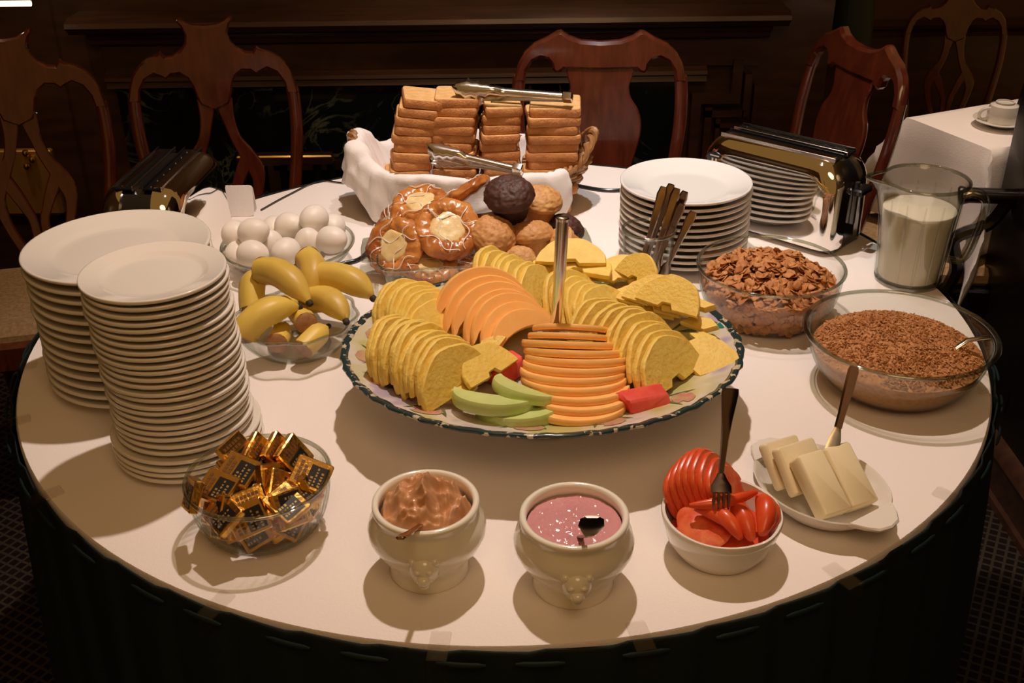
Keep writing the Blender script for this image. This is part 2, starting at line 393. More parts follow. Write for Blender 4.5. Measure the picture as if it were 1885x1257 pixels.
def stiles(root, pts, r=.0155):
    # smooth the poly line
    P = []
    for i in range(len(pts) - 1):
        p0 = pts[max(i - 1, 0)]; p1 = pts[i]; p2 = pts[i + 1]; p3 = pts[min(i + 2, len(pts) - 1)]
        for k in range(5):
            t = k / 5
            P.append(tuple(0.5 * ((2 * p1[c]) + (-p0[c] + p2[c]) * t + (2 * p0[c] - 5 * p1[c] + 4 * p2[c] - p3[c]) * t * t + (-p0[c] + 3 * p1[c] - 3 * p2[c] + p3[c]) * t ** 3) for c in (0, 1)))
    P.append(pts[-1])
    for s in (-1, 1):
        b = MB(); b.tube([(s * x, 0, z) for x, z in P], r, 10, flat=(1.0, 0.8), up=(0, 1, 0)); b.build('stile', M_MAHOG, root, warp=rake)
def smooth2(pts, k=4):
    P = []
    n = len(pts)
    for i in range(n - 1):
        p0 = pts[max(i - 1, 0)]; p1 = pts[i]; p2 = pts[i + 1]; p3 = pts[min(i + 2, n - 1)]
        for q in range(k):
            t = q / k
            P.append(tuple(0.5 * ((2 * p1[c]) + (-p0[c] + p2[c]) * t + (2 * p0[c] - 5 * p1[c] + 4 * p2[c] - p3[c]) * t * t + (-p0[c] + 3 * p1[c] - 3 * p2[c] + p3[c]) * t ** 3) for c in range(len(p1))))
    P.append(tuple(pts[-1])); return P
def chair_pierced(loc, rz, label):
    root = empty('dining_chair', loc, rz); tag(root, label, 'chair', 'dining chairs')
    half = [(0, .998), (.03, 1.001), (.047, 1.008), (.056, 1.016), (.064, 1.017), (.066, 1.010), (.058, 1.0), (.050, .98), (.053, .962), (.066, .945), (.086, .933), (.104, .931),
            (.114, .944), (.122, .937), (.145, .930), (.168, .916), (.186, .893), (.197, .866), (.204, .83),
            (.178, .83), (.172, .858), (.157, .882), (.135, .894), (.118, .886), (.108, .880), (.095, .890), (.075, .892), (.058, .880), (.048, .86), (.042, .835), (.034, .815), (0, .80)]
    b = MB(); plate_xz(b, [(x, z) for x, z in mirror(half)], .026, .005); b.build('crest_rail', M_MAHOG, root, warp=rake)
    stiles(root, [(.190, .842), (.193, .80), (.190, .72), (.176, .62), (.163, .54), (.160, .455)])
    b = MB()
    for s in (-1, 1):
        b.ribbon([(s * x, z, w) for x, z, w in smooth2([(.020, .822, .046), (.027, .775, .030), (.040, .725, .026), (.062, .685, .036), (.080, .648, .040), (.082, .61, .028), (.068, .55, .022), (.048, .50, .024), (.038, .452, .03)])], .014)
        b.ribbon([(s * x, z, w) for x, z, w in smooth2([(.060, .678, .03), (.044, .645, .030), (.024, .60, .024), (.012, .56, .022), (.011, .452, .022)])], .0135)
    b.ribbon([(-.06, .46, .05), (.06, .46, .05)], .02)
    b.build('splat', M_MAHOG, root, warp=rake)
    chair_lower(root); return root
def chair_vase(loc, rz, label, d=.40):
    root = empty('dining_chair', loc, rz); tag(root, label, 'chair', 'dining chairs')
    half = [(0, .975), (.045, .978), (.075, .988), (.092, 1.000), (.102, .998), (.125, .985), (.155, .972), (.178, .952), (.194, .925), (.203, .885),
            (.178, .885), (.172, .912), (.158, .932), (.140, .940), (.124, .937), (.114, .925), (.112, .912), (.104, .905), (.092, .908), (.085, .915), (.0, .912)]
    b = MB(); plate_xz(b, mirror(half), .028, .007); b.build('crest_rail', M_MAHOG, root, warp=rake)
    stiles(root, [(.190, .896), (.194, .85), (.193, .78), (.184, .70), (.170, .60), (.160, .455)])
    hs = smooth2([(.080, .922), (.077, .895), (.070, .872), (.076, .845), (.094, .818), (.101, .785), (.098, .75), (.085, .70), (.070, .64), (.058, .58), (.056, .52), (.066, .455)], 3)
    b = MB(); plate_xz(b, hs + [(-x, z) for x, z in reversed(hs)], .013, .003); b.build('splat', M_MAHOG, root, warp=rake)
    chair_lower(root, d); return root
chair_pierced((-1.145, 0.87, 0), math.radians(13), 'pierced-splat mahogany chair at the far left, beige seat showing beside the plates')
chair_pierced((-0.705, 0.98, 0), math.radians(10), 'pierced-splat mahogany chair behind the left toaster')
chair_vase((0.225, 0.87, 0), math.radians(-3), 'reddish mahogany chair with solid vase splat behind the bread basket')
chair_vase((0.742, 0.85, 0), math.radians(-75), 'vase-splat mahogany chair turned sideways behind the right-hand chrome toaster', .26)
far = chair_pierced((1.54, 2.10, 0), math.radians(-6), 'pierced-splat mahogany chair at the far end of the side table with the coffee cup'); far.scale = (.84, .84, .84)

# ------------------------------------------------------------------ side table with cloth, cup; armchair
e1 = Vector((0.40, -0.917, 0)); e2 = Vector((0.917, 0.40, 0)); c0 = Vector((1.035, 1.06, 0))
st = empty('side_table', (1.0, 1.0, 0)); tag(st, 'small dining table under a white cloth beyond the milk pitcher', 'table')
ctr = c0 + e1 * .13 + e2 * .3 - Vector((1.0, 1.0, 0)); rzt = math.atan2(e2.y, e2.x)
Mt = Matrix.Translation(ctr) @ Matrix.Rotation(rzt, 4, 'Z')
b = MB(); b.box(-.295, .295, -.125, .125, T - .035, T - .006, M=Mt); b.build('table_top', M_DARKWOOD, st, smooth=False)
for sx in (-1, 1):
    for sy in (-1, 1):
        b = MB(); b.tube([(sx * .25, sy * .10, 0), (sx * .26, sy * .105, T - .03)], [.02, .028], 8, M=Mt); b.build('leg', M_DARKWOOD, st)
# cloth: square larger than the table, draped, corners hanging in folds
b = MB(); n = 40; half = .30; over = .56
def drape(u, v):
    v = v * (.39 / .56)
    hy = .13; x, y = u, v; z = -0.003; ex = max(0, abs(x) - half); ey = max(0, abs(y) - hy)
    def fold(h_, e, s): return (h_ + min(e, .012) + .035 * (1 - math.exp(-e * 6)) + e * .05) * s
    d = math.hypot(ex, ey) if (ex > 0 and ey > 0) else max(ex, ey)
    X = x if ex == 0 else fold(half, ex, math.copysign(1, x)); Yy = y if ey == 0 else fold(hy, ey, math.copysign(1, y))
    if ex > 0 and ey > 0:
        k = min(ex, ey); X += math.copysign(k * .45, x); Yy += math.copysign(k * .45, y)
    if d > 0: z -= max(0, d - .01)
    if d > .02:
        w = .012 * min(1, d * 5); X += w * math.sin(y * 23 + 1) * (1 if ex else 0); Yy += w * math.sin(x * 21 + .5) * (1 if ey else 0)
    return (X, Yy, z)
vs = [drape(-over + 2 * over * i / n, -over + 2 * over * j / n) for j in range(n + 1) for i in range(n + 1)]
fs = [(j * (n + 1) + i, j * (n + 1) + i + 1, (j + 1) * (n + 1) + i + 1, (j + 1) * (n + 1) + i) for j in range(n) for i in range(n)]
b.add(vs, fs, M=Matrix.Translation(c0 + e1 * .13 + e2 * .3 + Vector((0, 0, T))) @ Matrix.Rotation(rzt, 4, 'Z'))
o = b.build('tablecloth', M_CLOTH, angle=60); tag(o, 'white cloth hanging in folds over the side table', 'tablecloth')
md = o.modifiers.new('thick', 'SOLIDIFY'); md.thickness = .002; md.offset = -1
def cup_and_saucer():
    s = tag(MB().lathe([(0, .003), (.03, .0), (.035, .003), (.066, .014), (.068, .016), (.064, .017), (.03, .007), (0, .006)], 36).build('saucer', M_CHINA), 'white saucer under the coffee cup on the side table', 'saucer')
    s.location = (1.225, 0.985, T)
    c = empty('coffee_cup', (1.225, 0.985, T + .0065)); tag(c, 'white coffee cup turned upside down on its saucer', 'cup')
    MB().lathe([(.037, 0), (.039, .003), (.037, .03), (.033, .044), (.022, .048), (.022, .052), (.019, .052), (.019, .049), (0, .049), (0, .045), (.029, .041), (.034, .03), (.036, .003)], 36, closed=False).build('body', M_CHINA, c)
    MB().tube(smooth2([(-.035, 0, .012), (-.05, .002, .008), (-.058, .002, .018), (-.052, .001, .032), (-.034, 0, .036)], 5), .004, 8).build('handle', M_CHINA, c)
cup_and_saucer()
# dark armchair between the pier and the side table; only an arm and its support show
ac = empty('armchair', (1.29, 0.93, 0), math.radians(-95)); tag(ac, 'black wooden armchair whose arm shows between pitcher and dark wall', 'chair')
AY = 0.0
b = MB(); b.prism(rrect(-.2, .2, -.42, .0, .04), .42, .47, .015); b.build('seat_cushion', M_SEAT, ac)
b = MB(); b.box(-.22, .22, -.44, .02, .36, .425, bev=.006); b.build('seat_frame', M_BLACKWOOD, ac)
for s in (-1, 1):
    b = MB(); b.tube(smooth2([(s * .21, .02, .66), (s * .235, -.10, .672), (s * .24, -.20, .675), (s * .235, -.235, .672)], 5), [.018] * 12 + [.02, .022, .022, .018], 10); b.build('arm', M_BLACKWOOD, ac)
    b = MB(); b.tube(smooth2([(s * .235, -.12, .665), (s * .225, -.15, .60), (s * .225, -.22, .56), (s * .22, -.20, .48), (s * .215, -.22, .40)], 5), .016, 8); b.build('arm_support', M_BLACKWOOD, ac)
    b = MB(); b.tube([(s * .2, 0, 0), (s * .2, 0, .45), (s * .205, .06, 1.0)], .018, 8); b.build('stile', M_BLACKWOOD, ac)
    b = MB(); b.tube([(s * .2, -.40, 0), (s * .2, -.40, .38)], .018, 8); b.build('leg', M_BLACKWOOD, ac)
b = MB(); b.box(-.2, .2, .02, .05, .60, .98, bev=.006); b.build('backrest', M_BLACKWOOD, ac)

# ------------------------------------------------------------------ buffet table, cloth, skirt, clips
tb = empty('buffet_table', (0, 0, 0)); tag(tb, 'large round buffet table in the middle, hidden under cloth and dark skirt', 'table')
MB().lathe([(0, T - .03), (R_TABLE - .008, T - .03), (R_TABLE - .006, T - .005), (0, T - .005)], 96).build('table_top', M_DARKWOOD, tb)
for a in (45, 135, 225, 315):
    x, y = .5 * math.cos(math.radians(a)), .5 * math.sin(math.radians(a))
    MB().tube([(x, y, 0), (x, y, T - .03)], .025, 10).build('leg', M_DARKWOOD, tb)
b = MB()
prof = [(0, T - .0046)] + [(R_TABLE - .006, T - .0046), (R_TABLE - .0045, T - .03), (R_TABLE - .002, T - .03), (R_TABLE - .001, T - .006), (R_TABLE - .004, T - .0005), (R_TABLE - .012, T)] + [(r, T) for r in (.6, .45, .3, .15)] + [(0, T)]
o = b.lathe(prof, 160).build('tablecloth', M_CLOTH, angle=50); tag(o, 'white linen cloth stretched flat over the round buffet table', 'tablecloth')
# skirt: knife pleats falling from the rim
b = MB(); NP = 54; per = 10; seg = NP * per; lev = [T - .001, T - .006, T - .04, T - .12, .45, .25, .08, .012]
vs = []; fs = []
for z in lev:
    k = (T - z) / T
    for i in range(seg):
        a = 2 * PI * i / seg; ph = (i % per) / per
        saw = ph if ph < .82 else (1 - ph) / .18 * .82
        r = R_TABLE + .001 + .004 * saw + (k ** .7) * (.030 * saw + .02) + .010 * k * math.sin(a * 9 + 2 * k)
        vs.append((r * math.cos(a), r * math.sin(a), z))
for l in range(len(lev) - 1):
    for i in range(seg):
        j = (i + 1) % seg; fs.append((l * seg + i, l * seg + j, (l + 1) * seg + j, (l + 1) * seg + i))
sk = b.add(vs, fs).build('table_skirt', M_SKIRT, angle=50); tag(sk, 'black-green pleated skirt hung round the rim of the buffet table', 'skirt')
md = sk.modifiers.new('thick', 'SOLIDIFY'); md.thickness = .002; md.offset = 1
random.seed(3)
for k in range(30):     # folded hem tabs along the top edge
    a0 = -PI - .35 + (PI + .7) * (k + .5) / 30 + random.uniform(-.02, .02); da = .034
    P = [((R_TABLE + .0125 + .001 * math.sin(q * PI)) * math.cos(a0 + da * (2 * q - 1)), (R_TABLE + .0125 + .001 * math.sin(q * PI)) * math.sin(a0 + da * (2 * q - 1)), T - .011 - .002 * q) for q in [i / 6 for i in range(7)]]
    MB().tube(P, [.002] + [.0042] * 5 + [.002], 8, flat=(.5, 1.0), up=(0, 0, 1)).build('hem_tab', M_SKIRT_TAB, sk)
clip_where = ['by the big plate stack', 'left of the small plate stack', 'in the shadow of the small plate stack', 'below the bowl of gold foil squares', 'below the nut-brown spread pot',
              'below the pink yogurt pot', 'below the tomato bowl', 'right of the cream cheese dish', 'below the bran bowl']
for w, (x, y) in zip(clip_where, ((-.735, -.15), (-.68, -.302), (-.572, -.473), (-.311, -.672), (-.066, -.733), (.142, -.725), (.377, -.640), (.553, -.503), (.700, -.26))):
    a = math.atan2(y, x); o = empty('skirt_clip', (R_TABLE * math.cos(a), R_TABLE * math.sin(a), T), a)
    tag(o, 'clear plastic skirt clip on the cloth edge ' + w, 'clip', 'skirt clips')
    MB().prism(rrect(-.022, .004, -.011, .011, .003), .0006, .0026, .0005).build('top_plate', M_PLASTIC, o)
    MB().box(.0205, .0225, -.011, .011, -.03, .0026).build('front_plate', M_PLASTIC, o, smooth=False)
    MB().box(.004, .0205, -.011, .011, .0006, .0026).build('bridge', M_PLASTIC, o, smooth=False)

# ------------------------------------------------------------------ plates
def plate_mesh(name, D, pitch, rise, m, well=.62, seg=72):
    r = D / 2; t = .0035
    prof = [(0, .0025), (r * .50, .0025), (r * .52, 0), (r * .56, 0), (r * .585, .0025), (r * .68, pitch * .5 + .001), (r * .965, rise - .0062), (r * .990, rise - .0052), (r, rise - .0036), (r * 1.001, rise - .002), (r * .994, rise - .0004), (r * .98, rise), (r * .965, rise - .0006),
            (r * (well + .14), pitch + .0038), (r * (well + .115), pitch + .0030), (r * (well + .06), pitch), (r * (well + .02), pitch - .0009), (r * well * .9, pitch - .001), (0, pitch - .001)]
    o = MB().lathe(prof, seg).build(name, m, angle=60)
    me = o.data; bpy.data.objects.remove(o); return me
def stack(me, name, x, y, n, pitch, labeler, cat, group, lean=(0, 0), jit=.0015, z0=0.0, big=None, nbig=0):
    rnd = random.Random(hash(group) % 1000 if False else len(group))
    for i in range(n):          # i = 0 is the bottom plate
        m = big if (big and i < nbig) else me
        o = bpy.data.objects.new(name, m); COL.objects.link(o)
        k = i / max(1, n - 1)
        o.location = W(x + lean[0] * k + rnd.uniform(-jit, jit), y + lean[1] * k + rnd.uniform(-jit, jit), z0 + i * pitch)
        o.rotation_euler = (0, 0, rnd.uniform(0, 6))
        tag(o, labeler(from_top(n - 1 - i, n)), cat, group)
stack(plate_mesh('dinner_plate', .262, .0148, .026, M_CHINA), 'dinner_plate', -.549, -.181, 14, .0148, lambda s: 'white dinner plate, %s of the wide stack at the left' % s, 'plate', 'wide dinner plates', jit=.002)
stack(plate_mesh('side_plate', .179, .00975, .018, M_CHINA), 'side_plate', -.424, -.384, 27, .00975, lambda s: 'white side plate, %s of the tall narrow stack' % s, 'plate', 'small side plates', lean=(-.008, -.002), jit=.0018,
      big=plate_mesh('side_plate', .196, .00975, .018, M_CHINA), nbig=4)
stack(plate_mesh('soup_plate', .236, .0122, .027, M_CHINA_W, .60), 'soup_plate', .330, .236, 11, .0122, lambda s: 'white soup plate, %s of the stack before the toaster' % s, 'plate', 'soup plates by the toaster', jit=.0012)
# ------------------------------------------------------------------ glass bowls
def bowl_profile(rb, rt, h, t=.003, p=2.2, foot=0.0, lip=.0):
    out = []; inn = []
    n = 10
    for i in range(n + 1):
        k = i / n; r = rb + (rt - rb) * (1 - (1 - k) ** p) ** (1 / p); z = h * k
        out.append((r, max(z, 0))); inn.append((max(r - t, 0.001), max(z, t + .001)))
    out = [(0, 0.0)] + out
    if lip: out += [(rt + lip, h - .001), (rt + lip + .001, h + .002), (rt + lip * .6, h + .004)]
    else: out += [(rt + .0008, h + .001), (rt - t * .4, h + .0025)]
    inn = list(reversed(inn)) + [(0, t + .001)]
    return out + inn
def bowl_r(rb, rt, h, z, p=2.2):
    k = min(1, max(0, z / h)); return rb + (rt - rb) * (1 - (1 - k) ** p) ** (1 / p)
def glass_bowl(name, x, y, rb, rt, h, label, m=M_GLASS, fl=None, p=2.2, t=.003, lip=0, cat='bowl', seg=96):
    o = MB().lathe(bowl_profile(rb, rt, h, t, p, lip=lip), seg, fn=fl).build(name, m, angle=60)
    rr = rt + lip * .6; rp = [(rr + .0028 * math.cos(2 * PI * k / 10) * (1 + lip * 40), h + .0015 + .0028 * math.sin(2 * PI * k / 10)) for k in range(10)]
    MB().lathe(rp, 96, closed=True, fn=fl).build('rim', M_RIM, o, angle=80)
    MB().lathe([(rb * .80, .0006), (rb * .98, .0006), (rb * 1.0, .004), (rb * .80, .004)], 64, closed=True).build('foot_ring', M_RIM, o, angle=50)
    o.location = W(x, y, .0003); return tag(o, label, cat)
def mound(x, y, rfun, z0, top, m, name, bump, seed, nr=40, na=120, edge=0.0, skirt=True, pw=2.0):
    # heap filling a bowl: dome whose outer wall follows the bowl
    vs = []; fs = []
    def ring(r, z, n=na): 
        i0 = len(vs)
        for k in range(n):
            a = 2 * PI * k / n; vs.append((r * math.cos(a), r * math.sin(a), z))
        return i0
    rows = []
    if skirt:
        for k in range(7):
            z = .006 + (z0 - .006) * k / 6; rows.append(ring(rfun(z) - .0045, z))
    R0 = rfun(z0) - .006
    for k in range(nr):
        q = 1 - (k + .5) / nr; r = R0 * q; rows.append(ring(r, z0 + (top - z0) * (1 - q ** pw)))
    for A, B in zip(rows[:-1], rows[1:]):
        for k in range(na): fs.append((A + k, A + (k + 1) % na, B + (k + 1) % na, B + k))
    vs.append((0, 0, top)); c = len(vs) - 1
    for k in range(na): fs.append((rows[-1] + k, rows[-1] + (k + 1) % na, c))
    ns = 7 * na if skirt else 0
    out = []
    for i, p in enumerate(vs):
        if i < ns: d = .0; out.append(p)
        else: out.append((p[0], p[1], p[2] + bump(p, seed)))
    o = MB().add(out, fs).build(name, m, angle=80); o.location = W(x, y, 0); return o

# --- corn flakes
M_FLAKE = mat('wheat_flake', (0.44, 0.165, 0.045), 0.65, var=(0.60, 0.27, 0.085), var_scale=60, bump=.4, bump_scale=220, sub=0)
FX, FY = .435, -.010
glass_bowl('glass_bowl', FX, FY, .072, .116, .090, 'clear glass bowl holding brown wheat flakes', M_GLASS, p=2.0, lip=.002)
b = MB(); rnd = random.Random(11)
rf = lambda z: bowl_r(.072, .116, .090, z, 2.0)
def flake(b, c, nrm, s, rnd):
    M = frame(c, nrm, Vector((rnd.uniform(-1, 1), rnd.uniform(-1, 1), rnd.uniform(-1, 1))))
    n = 9; top = []; mid = []
    ph = rnd.uniform(0, 6); cu = rnd.uniform(-.35, .45) * s; cv = rnd.uniform(-.25, .25) * s
    for k in range(n):
        a = 2 * PI * k / n; r = s * rnd.uniform(.75, 1.15) * (1 if k % 2 else .9)
        u, v = r * math.cos(a), r * .8 * math.sin(a)
        top.append((u, v, cu * (u / s) ** 2 + cv * (v / s) + s * rnd.uniform(-.07, .07))); mid.append((u * .5, v * .5, (cu * (u / s) ** 2) * .25 + cv * .5 * v / s + s * rnd.uniform(-.06, .08)))
    vs = top + mid + [(0, 0, rnd.uniform(-.05, .05) * s)]
    fs = [(k, (k + 1) % n, n + (k + 1) % n, n + k) for k in range(n)] + [(n + k, n + (k + 1) % n, 2 * n) for k in range(n)]
    b.add(vs, fs, M)
for i in range(760):
    a = rnd.uniform(0, 2 * PI); q = math.sqrt(rnd.random()); R0 = rf(.07) - .012; r = R0 * q
    z = .060 + .040 * (1 - q ** 2.2) + rnd.uniform(-.006, .006)
    nrm = Vector((math.cos(a) * q * .6 + rnd.gauss(0, .5), math.sin(a) * q * .6 + rnd.gauss(0, .5), 1))
    flake(b, (r * math.cos(a), r * math.sin(a), z), nrm, rnd.uniform(.007, .0125), rnd)
for i in range(520):    # flakes pressed against the glass
    a = rnd.uniform(0, 2 * PI); z = rnd.uniform(.012, .062); r = rf(z) - .0085
    nrm = Vector((math.cos(a), math.sin(a), rnd.gauss(-.2, .2))) + Vector((rnd.gauss(0, .22), rnd.gauss(0, .22), 0))
    flake(b, (r * math.cos(a), r * math.sin(a), z), nrm, rnd.uniform(.007, .012), rnd)
fl_o = b.build('wheat_flakes', M_FLAKE, angle=50); fl_o.location = W(FX, FY, 0)
md = fl_o.modifiers.new('thick', 'SOLIDIFY'); md.thickness = .0009
tag(fl_o, 'heap of crinkled brown wheat flakes in the glass bowl', 'cereal', kind='stuff')
o = mound(0, 0, lambda z: rf(z) - .010, .054, .090, mat('flake_core', (0.30, 0.11, 0.03), .8), 'packed_flakes', lambda p, s: .004 * nz3(p, 90), 1); o.parent = fl_o; o.location = (0, 0, 0); o['kind'] = 'stuff'

# --- bran buds
M_BRAN = mat('bran', (0.40, 0.17, 0.055), 0.75, var=(0.55, 0.26, 0.09), var_scale=160)
BX, BY = .572, -.238
glass_bowl('glass_bowl', BX, BY, .062, .128, .088, 'wide rimmed glass bowl holding fine bran cereal', M_GLASS_THICK, p=1.9, lip=.008, t=.0035)
rb = lambda z: bowl_r(.062, .128, .088, z, 1.9)
o = mound(BX, BY, rb, .060, .090, M_BRAN, 'bran_cereal', lambda p, s: .0022 * nz3(p, 130, 3) + .0016 * nz3(p, 300, 5) + .003 * nz3(p, 25, 2), 2, nr=70, na=240, pw=2.4)
tag(o, 'heap of fine brown bran cereal in the rimmed glass bowl', 'cereal', kind='stuff')
b = MB(); rnd = random.Random(5)
for i in range(5200):
    a = rnd.uniform(0, 2 * PI); q = math.sqrt(rnd.random()); R0 = rb(.060) - .008; r = R0 * q
    z = .060 + .030 * (1 - q ** 2.4) + rnd.uniform(-.001, .0028); l = rnd.uniform(.0022, .0042); w = rnd.uniform(.0008, .0014)
    M = frame((r * math.cos(a), r * math.sin(a), z), Vector((rnd.gauss(0, .5), rnd.gauss(0, .5), 1)), Vector((rnd.uniform(-1, 1), rnd.uniform(-1, 1), 0)))
    b.add([(-w, -l, 0), (w, -l, 0), (w, l, 0), (-w, l, 0), (0, -l * .7, w * 1.5), (0, l * .7, w * 1.5)], [(0, 1, 4), (1, 2, 5, 4), (2, 3, 5), (3, 0, 4, 5)], M)
bb = b.build('bran_strands', M_BRAN, o, smooth=False); bb['kind'] = 'stuff'
# spoon sunk in the bran
sp = empty('serving_spoon', W(BX + .086, BY - .028, .088)); tag(sp, 'gold-lit spoon handle sticking out of the bran', 'spoon')
MB().tube([(-.02, -.004, -.012), (.0, 0, .002), (.028, .003, .004), (.034, .003, .004)], [.004, .0045, .005, .004], 10, flat=(1, .5), up=(0, 0, 1)).build('handle', M_STEEL, sp)

# --- milk pitcher
PX, PY = .713, .120
pit = empty('milk_pitcher', W(PX, PY, .0003)); tag(pit, 'clear glass pitcher of milk with a looped handle, right of the toaster', 'pitcher')
H = .185; SPD = math.radians(172)
def spout(a, r, z):
    d = abs((a - SPD + PI) % (2 * PI) - PI); k = max(0, (z - .13) / (H - .13)) ** 1.6
    return 1 + .30 * k * math.exp(-(d / .30) ** 2) - .05 * k * math.exp(-((d - .62) / .3) ** 2)
prof = [(0, 0), (.050, 0), (.056, .004), (.0585, .05), (.063, .11), (.0675, .165), (.0715, H - .004), (.0735, H), (.071, H + .004), (.0665, H), (.064, .165), (.0595, .11), (.055, .05), (.052, .01), (0, .008)]
MB().lathe(prof, 72, fn=spout).build('body', glass('pitcher_glass', (.90, .90, .86), 1.4), pit, angle=70)
ha = math.radians(-8); hx, hy = math.cos(ha), math.sin(ha)
hp = smooth2([(.066, .162), (.082, .166), (.100, .158), (.106, .135), (.100, .085), (.092, .052), (.080, .040), (.0575, .043)], 5)
MB().tube([(r * hx, r * hy, z) for r, z in hp], .0075, 12, flat=(1.3, .8)).build('handle', M_RIM, pit)
rp = [(.0722 + .003 * math.cos(2 * PI * k / 10), H + .001 + .003 * math.sin(2 * PI * k / 10)) for k in range(10)]
MB().lathe(rp, 96, closed=True, fn=spout).build('rim', M_RIM, pit, angle=80)
MB().lathe([(.0395, .0005), (.0555, .0005), (.057, .006), (.050, .0075), (.0395, .0075)], 64, closed=True).build('foot_ring', M_RIM, pit, angle=50)
for k in range(14):
    a = 2 * PI * k / 14
    MB().tube([(.0560 * math.cos(a), .0560 * math.sin(a), .006), (.0630 * math.cos(a), .0630 * math.sin(a), .11), (.0668 * math.cos(a), .0668 * math.sin(a), .160)], [.0020, .0024, .0012], 6).build('rib', M_GLASS, pit)
mk = MB().lathe([(0, .0087), (.051, .0105), (.0545, .05), (.0590, .11), (.0608, .134), (.0595, .1355), (0, .1355)], 64).build('milk', mat('milk', (.90, .82, .66), .35, sub=0), angle=60)
mk.location = W(PX, PY, .0003); tag(mk, 'creamy milk filling two thirds of the glass pitcher', 'milk')

# --- tumbler with cutlery
GX, GY = .246, .080
glass_bowl('glass_tumbler', GX, GY, .037, .044, .117, 'glass tumbler holding cutlery before the soup plates', M_GLASS, p=1.0, t=.0022, cat='glass', seg=64)
def flat_tool(name, path, widths, thick, m=M_STEEL, side=(1, 0, 0)):
    b = MB(); P = [Vector(p) for p in path]; n = len(P); vs = []; fs = []
    S = Vector(side).normalized()
    for i in range(n):
        t = (P[min(i + 1, n - 1)] - P[max(i - 1, 0)]).normalized(); s = (S - t * S.dot(t)).normalized(); u = t.cross(s)
        w = widths[i] / 2
        for du, dn in ((-w, 0), (-w * .7, thick / 2), (w * .7, thick / 2), (w, 0), (w * .7, -thick / 2), (-w * .7, -thick / 2)): vs.append(P[i] + s * du + u * dn)
    for i in range(n - 1):
        for k in range(6): fs.append((i * 6 + k, i * 6 + (k + 1) % 6, (i + 1) * 6 + (k + 1) % 6, (i + 1) * 6 + k))
    fs.append(tuple(reversed(range(6)))); fs.append(tuple((n - 1) * 6 + k for k in range(6)))
    return b.add(vs, fs)
M_CUTL = mat('cutlery_steel', (.40, .30, .23), .2, 1.0)
tips = [((.268, .088, .191), 'fork handle leaning furthest left in the tumbler'), ((.281, .092, .194), 'thick spoon handle second from left in the tumbler'), ((.290, .086, .189), 'spoon handle in the middle of the tumbler'),
        ((.305, .094, .180), 'pale spoon handle fourth from left in the tumbler'), ((.299, .080, .164), 'short dark fork handle fifth in the tumbler'), ((.321, .090, .146), 'slim fork tip leaning furthest right in the tumbler')]
bots = [(.224, .072, .008), (.232, .092, .008), (.240, .064, .008), (.252, .100, .008), (.246, .080, .010), (.262, .074, .008)]
for (t, lab), bt in zip(tips, bots):
    A, B = Vector(bt), Vector(t); d = B - A
    pts = [A + d * k for k in (0, .12, .25, .35, .6, .8, .93, 1.0)]
    o = flat_tool('cutlery', pts, [.008, .022, .022, .009, .0095, .0135, .0165, .011], .0055, side=(1, -.2, 0)).build('table_spoon' if 'spoon' in lab else 'table_fork', M_CUTL, angle=50)
    o.location = (0, 0, T); tag(o, lab, 'spoon' if 'spoon' in lab else 'fork', 'cutlery in the tumbler')

# ------------------------------------------------------------------ eggs in a shallow glass bowl
glass_bowl('glass_bowl', -.392, .206, .045, .117, .046, 'shallow glass bowl full of white eggs', M_GLASS, p=1.7, lip=.002)
egg_prof = [(0, -.0275)] + [(.0255 * math.sin(PI * k / 16) * (1 - .10 * math.cos(PI * k / 16) * -1), -.0295 * math.cos(PI * k / 16)) for k in range(1, 16)] + [(0, .0305)]
egg_prof = [(r, z) for r, z in egg_prof]
M_EGG = mat('eggshell', (.86, .80, .72), .45, sub=.1)
eggm = MB().lathe(egg_prof, 28).build('egg', M_EGG, angle=80); em = eggm.data; bpy.data.objects.remove(eggm)
eggs = [((-.490, .224, .059), (-80, 20), 'white egg, leftmost at the back of the egg bowl'), ((-.446, .186, .078), (70, 80), 'white egg on top at the left, before the leftmost egg'), ((-.433, .287, .040), (80, 0), 'white egg low at the back left between two taller eggs'),
        ((-.396, .256, .060), (75, 55), 'large white egg lying on top in the middle of the bowl'), ((-.348, .244, .078), (85, -30), 'pale egg behind and right of the large middle egg'), ((-.321, .278, .047), (70, 20), 'white egg at the back right, half hidden by another'),
        ((-.307, .184, .062), (78, 60), 'plump white egg at the right rim of the egg bowl'), ((-.354, .202, .050), (20, 0), 'bright upright egg just left of the plump right egg'), ((-.388, .160, .050), (82, -20), 'white egg at the front centre, behind the bananas'),
        ((-.441, .140, .055), (85, 75), 'white egg at the front left of the egg bowl'), ((-.426, .216, .040), (10, 0), 'white egg peeking between front left and front centre eggs'), ((-.376, .297, .037), (80, 0), 'white egg peeking out at the back centre'), ((-.477, .178, .037), (80, 0), 'white egg low at the left, seen through the glass')]
for p, (tilt, az), lab in eggs:
    o = bpy.data.objects.new('egg', em); COL.objects.link(o); o.location = W(*p); o.rotation_euler = (math.radians(tilt), 0, math.radians(az)); tag(o, lab, 'egg', 'white eggs')

